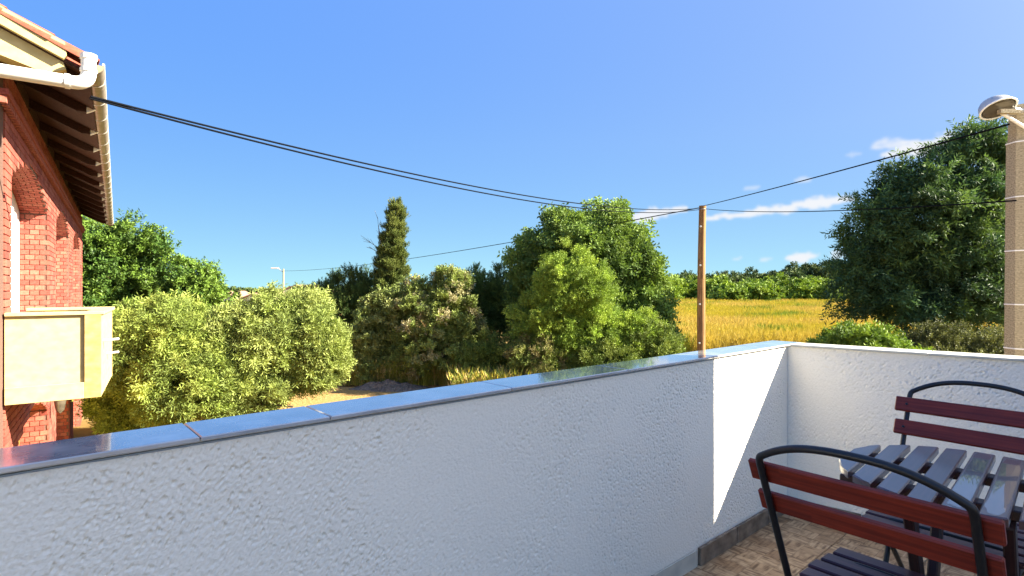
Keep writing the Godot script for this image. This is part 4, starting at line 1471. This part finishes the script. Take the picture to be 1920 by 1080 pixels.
	for k in 34:
		var d := r.randf_range(102, 150)
		var px := 1235.0 + 345.0 * fmod(k * 0.618, 1.0)
		var h := r.randf_range(17, 27)
		var py := 540.0 + 4.21 / d * F - h
		plant("green_shrub", "bright green rounded shrub in the thicket beyond the golden field", "shrub", px, d, {
			"blobs": [blob(px, py, r.randf_range(17, 30), h, d), blob(px + r.randf_range(-20, 20), py + 8, 18, h * 0.7, d)],
			"mesh": far, "mat": M.leaf, "clumps": 70, "cr": 0.75, "per": 9, "size": [0.5, 0.85], "up": 0.5, "sd": 200 + k,
			"cols": [Color(0.16, 0.24, 0.03), Color(0.21, 0.29, 0.04), Color(0.12, 0.19, 0.03)], "trunk": 1.0, "girth": 0.1}, "thicket beyond the golden field")
	# far wood
	for k in 26:
		var d := r.randf_range(230, 330)
		var px := 1215.0 + 385.0 * fmod(k * 0.618 + 0.3, 1.0)
		var rise := 22.0 + 18.0 * smoothstep(1440.0, 1520.0, px) + 8.0 * sin(k * 1.7)
		var ry := r.randf_range(9, 14)
		var py := 540.0 - rise + ry + r.randf_range(-3, 5)
		plant("pine_tree", "dark round-headed pine in the far wood on the skyline", "tree", px, d, {
			"blobs": [blob(px, py, r.randf_range(16, 30), ry, d), blob(px + r.randf_range(-24, 24), py + 8, 20, 10, d), blob(px + r.randf_range(-24, 24), py + 20, 22, 14, d)],
			"mesh": far, "mat": M.needle, "clumps": 80, "cr": 1.5, "per": 9, "size": [0.9, 1.6], "up": 0.3, "sd": 300 + k,
			"cols": [Color(0.06, 0.095, 0.03), Color(0.085, 0.12, 0.035), Color(0.04, 0.07, 0.025)], "trunk": 8.0, "girth": 0.3}, "far pine wood on the skyline")
	for k in 14:
		var d := r.randf_range(170, 240)
		var px := 380.0 + 620.0 * fmod(k * 0.618 + 0.1, 1.0)
		plant("distant_tree", "small distant tree on the skyline behind the hedge", "tree", px, d, {
			"blobs": [blob(px, 552, r.randf_range(12, 26), r.randf_range(5, 9), d)],
			"mesh": far, "mat": M.needle, "clumps": 40, "cr": 1.0, "per": 9, "size": [0.8, 1.4], "up": 0.3, "sd": 400 + k,
			"cols": [Color(0.07, 0.11, 0.03), Color(0.10, 0.14, 0.04)], "trunk": 2.0, "girth": 0.2}, "distant trees behind the hedge")
	plant("distant_cypress", "tiny far cypress between the white house gables", "tree", 442, 95.0, {
		"blobs": [blob(442, 556, 2.4, 7, 95.0), blob(442, 562, 3.2, 8, 95.0)],
		"mesh": needle, "mat": M.needle, "clumps": 40, "cr": 0.25, "per": 10, "size": [2.0, 3.0], "up": 1.5, "sd": 450,
		"cols": [Color(0.05, 0.08, 0.025)], "trunk": 1.0, "girth": 0.1})
	print("far plants")
	# dry field
	var tuft := blade_tuft(13, 0.95, 0.012, 0.28, true, 8)
	var xfs := []
	var cols := []
	var patch := FastNoiseLite.new()
	patch.seed = 4
	patch.frequency = 0.05
	var tries := 0
	while xfs.size() < 46000 and tries < 200000:
		tries += 1
		var d := 32.0 + 76.0 * pow(r.randf(), 1.1)
		var px := r.randf_range(1150, 2000)
		var p := on_ground(px, d)
		var k := patch.get_noise_2d(p.x, p.z)
		xfs.append(Transform3D(Basis(Vector3.UP, r.randf() * TAU).scaled(Vector3(1.0, r.randf_range(0.7, 1.25), 1.0) * (1.0 + d / 160.0)), p))
		var c := Color(0.50, 0.42, 0.06).lerp(Color(0.57, 0.44, 0.14), clampf(0.5 + k * 1.6, 0, 1))
		if patch.get_noise_2d(p.x * 2.0 + 70.0, p.z * 2.0) > 0.27:
			c = Color(0.26, 0.31, 0.05)
		var j := r.randf_range(0.8, 1.2)
		cols.append(Color(c.r * j, c.g * j, c.b * j))
	var field := scatter("dry_grass", tuft, M.straw, xfs, cols, self)
	tag(field, "tall golden dry grass covering the field", "grass", "", "stuff")
	# weeds along the foot of the hedge
	var weed := blade_tuft(16, 0.62, 0.012, 0.4, true, 9)
	xfs = []
	cols = []
	for k in 5200:
		var d := r.randf_range(20.8, 25.0)
		var px := r.randf_range(640, 1300)
		if px < 860.0 and d < 24.2:
			continue
		xfs.append(Transform3D(Basis(Vector3.UP, r.randf() * TAU).scaled(Vector3.ONE * r.randf_range(0.6, 1.7)), on_ground(px, d)))
		var c := [Color(0.50, 0.44, 0.10), Color(0.26, 0.32, 0.07), Color(0.55, 0.45, 0.20), Color(0.36, 0.38, 0.07)][r.randi() % 4] as Color
		cols.append(c * r.randf_range(0.8, 1.2))
	var weeds := scatter("weeds", weed, M.straw, xfs, cols, self)
	tag(weeds, "mixed dry and green weeds along the foot of the hedge", "weeds", "", "stuff")

# ---------------------------------------------------------------- ground and far things
func ground() -> void:
	var g := MeshInstance3D.new()
	g.name = "ground"
	var mb := MB.new()
	mb.quad(Vector3(-2500, GROUND, 600), Vector3(2500, GROUND, 600), Vector3(2500, GROUND, -3500), Vector3(-2500, GROUND, -3500), Vector3.UP)
	g.mesh = mb.mesh()
	g.material_override = M.ground
	add_child(g)
	tag(g, "dry ground reaching to the skyline", "", "", "structure")
	# dirt track
	var d := MB.new()
	var ring := []
	for k in 48:
		var a := TAU * k / 48.0
		var w := 1.0 + 0.10 * sin(a * 5.0) + 0.06 * sin(a * 11.0 + 1.0)
		ring.append(Vector3(-5.2 + cos(a) * 4.6 * w, GROUND + 0.012, -19.6 + sin(a) * 4.6 * w))
	for k in 48:
		d.tri(Vector3(-5.2, GROUND + 0.03, -19.6), ring[k], ring[(k + 1) % 48], Vector3.UP)
	var o := put("dirt_track", d.mesh(), M.dirt, self)
	tag(o, "sunlit ochre dirt track beside the olive tree", "", "", "structure")
	# mound of rubble on the track
	var f := FastNoiseLite.new()
	f.seed = 5
	f.frequency = 0.9
	f.fractal_octaves = 4
	var m := MB.new()
	var c := on_ground(735, 23.4)
	var hh := func(x: float, z: float) -> float:
		var q := Vector2(x / 2.0, z / 0.9).length()
		return maxf(0.0, 1.0 - q) * 0.30 * (1.0 + 1.4 * f.get_noise_2d(x, z * 1.6)) - 0.02
	for j in 26:
		for i in 44:
			var x := -2.2 + i * 0.1
			var z := -1.0 + j * 0.077
			var p := []
			for w in [[0, 0], [1, 0], [1, 1], [0, 1]]:
				var xx: float = x + w[0] * 0.1
				var zz: float = z + w[1] * 0.077
				p.append(Vector3(xx, hh.call(xx, zz), zz))
			m.quad(p[0], p[1], p[2], p[3], Vector3.UP)
	var mo := put("rubble_mound", m.mesh(), M.rubble, self)
	mo.position = c
	tag(mo, "low grey heap of earth and rubble at the edge of the dirt track", "mound")
	# garden fence between olive and track
	var fe := thing("garden_fence", "dark metal picket fence with sloping rail under the olive tree", "fence", on_ground(520, 14.4))
	var rail := MB.new()
	rail.tube([Vector3(-1.2, 1.30, 0.1), Vector3(0.40, 1.16, 0)], [0.022], 6)
	put("rail", rail.mesh(), M.fence, fe)
	rail = MB.new()
	rail.tube([Vector3(-1.2, 0.25, 0.1), Vector3(0.40, 0.2, 0)], [0.02], 6)
	put("rail", rail.mesh(), M.fence, fe)
	for k in 16:
		var pk := MB.new()
		pk.tube([Vector3(-1.15 + k * 0.1, 0.0, 0.09 - k * 0.006), Vector3(-1.15 + k * 0.1, 1.28 - k * 0.009, 0.09 - k * 0.006)], [0.009], 5)
		put("picket", pk.mesh(), M.fence, fe)
	# low wooded hill behind the field
	var h := MB.new()
	for k in 40:
		var x0 := 60.0 + k * 20.0
		var y0 := 3.0 + 4.0 * sin(k * 0.35) + 6.0 * smoothstep(120.0, 260.0, x0)
		var y1 := 3.0 + 4.0 * sin((k + 1) * 0.35) + 6.0 * smoothstep(120.0, 260.0, x0 + 20.0)
		h.quad(Vector3(x0, GROUND, -380), Vector3(x0 + 20, GROUND, -380), Vector3(x0 + 20, y1, -520), Vector3(x0, y0, -520), Vector3(0, 1, 0.5))
		h.quad(Vector3(x0, y0, -520), Vector3(x0 + 20, y1, -520), Vector3(x0 + 20, GROUND, -700), Vector3(x0, GROUND, -700), Vector3(0, 1, -0.5))
	var ho := put("hill", h.mesh(), M.hill, self)
	tag(ho, "low dark wooded hill on the skyline", "", "", "structure")

func far_house(label: String, px: float, py: float, wpx: float, hpx: float, depth: float, deep: float, walls: Material) -> void:
	var w := wpx / F * depth
	var eave := at(px, py, depth).y - GROUND
	var rise := hpx / F * depth
	var t := thing("far_house", label, "house", on_ground(px, depth))
	var mb := MB.new()
	mb.box(Vector3(-w / 2, 0, -deep), Vector3(w / 2, eave, 0))
	mb.tri(Vector3(-w / 2, eave, 0), Vector3(w / 2, eave, 0), Vector3(0, eave + rise, 0), Vector3.BACK)
	put("wall", mb.mesh(), walls, t)
	mb = MB.new()
	for s in [-1.0, 1.0]:
		var a := Vector3(s * (w / 2 + 0.3), eave - 0.12, 0.35)
		var b := Vector3(0, eave + rise + 0.06, 0.35)
		var e := Vector3(0, 0, -deep - 0.7)
		mb.quad(a, b, b + e, a + e, Vector3(s, 2, 0))
		mb.quad(a, b, b + Vector3(0, 0.14, 0), a + Vector3(0, 0.14, 0), Vector3.BACK)
		mb.quad(a + Vector3(0, 0.14, 0), b + Vector3(0, 0.14, 0), b + e + Vector3(0, 0.14, 0), a + e + Vector3(0, 0.14, 0), Vector3(s, 2, 0))
	put("roof", mb.mesh(), M.far_roof, t)
	for s in [-0.25, 0.25]:
		mb = MB.new()
		mb.box(Vector3(s * w - 0.45, 1.0, 0.004), Vector3(s * w + 0.45, 2.1, 0.05))
		put("window", mb.mesh(), M.shutter, t)

func _ready() -> void:
	rng.seed = 12345
	# camera
	var cam := Camera3D.new()
	cam.name = "camera"
	cam.position = Vector3(0, EYE, 0)
	cam.keep_aspect = Camera3D.KEEP_HEIGHT
	cam.fov = rad_to_deg(2.0 * atan(540.0 / F))
	cam.near = 0.05
	cam.far = 6000.0
	add_child(cam)
	cam.current = true
	# sun, sky and exposure
	var exposure := 5.4
	var elev := deg_to_rad(30.8)
	var plan := Vector2(1.0, -0.09).normalized()
	var to_sun := Vector3(plan.x * cos(elev), sin(elev), -plan.y * cos(elev))
	var sun := DirectionalLight3D.new()
	sun.name = "sun"
	sun.light_energy = 1.6
	sun.light_angular_distance = 0.5
	sun.light_color = Color(1.0, 0.955, 0.86)
	sun.shadow_enabled = true
	add_child(sun)
	sun.look_at_from_position(to_sun * 50.0, Vector3.ZERO, Vector3.UP)
	var env := Environment.new()
	env.background_mode = Environment.BG_SKY
	var sky := Sky.new()
	var sm := PanoramaSkyMaterial.new()
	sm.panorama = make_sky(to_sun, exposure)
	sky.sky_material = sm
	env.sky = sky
	env.tonemap_mode = Environment.TONE_MAPPER_LINEAR
	env.tonemap_exposure = exposure
	env.sdfgi_enabled = true
	env.ssao_enabled = true
	env.ssil_enabled = true
	var we := WorldEnvironment.new()
	we.name = "world"
	we.environment = env
	add_child(we)
	print("sky done")
	make_materials()
	ground()
	balcony()
	print("balcony done")
	brick_house()
	poles()
	far_house("far white house gable peeping over the olive between tree and lamp", 416, 559, 44, 11, 95.0, 8.0, M.far_wall)
	far_house("far low house with pale pinkish roof behind the olive crown", 476, 566, 76, 14, 75.0, 9.0, M.far_wall)
	far_house("far house whose pale roof shows beside the distant lamp", 556, 548, 80, 12, 90.0, 9.0, M.far_wall)
	print("house done")
	var facing := Vector2(0.777, 0.629).normalized()
	table()
	chair("black iron folding chair with red slats, its back to the long parapet", Vector2(0.700, 1.150), facing)
	chair("black iron folding chair with red slats, backed up to the short parapet", Vector2(1.616, 1.948), -facing)
	vegetation()
	print("all done")
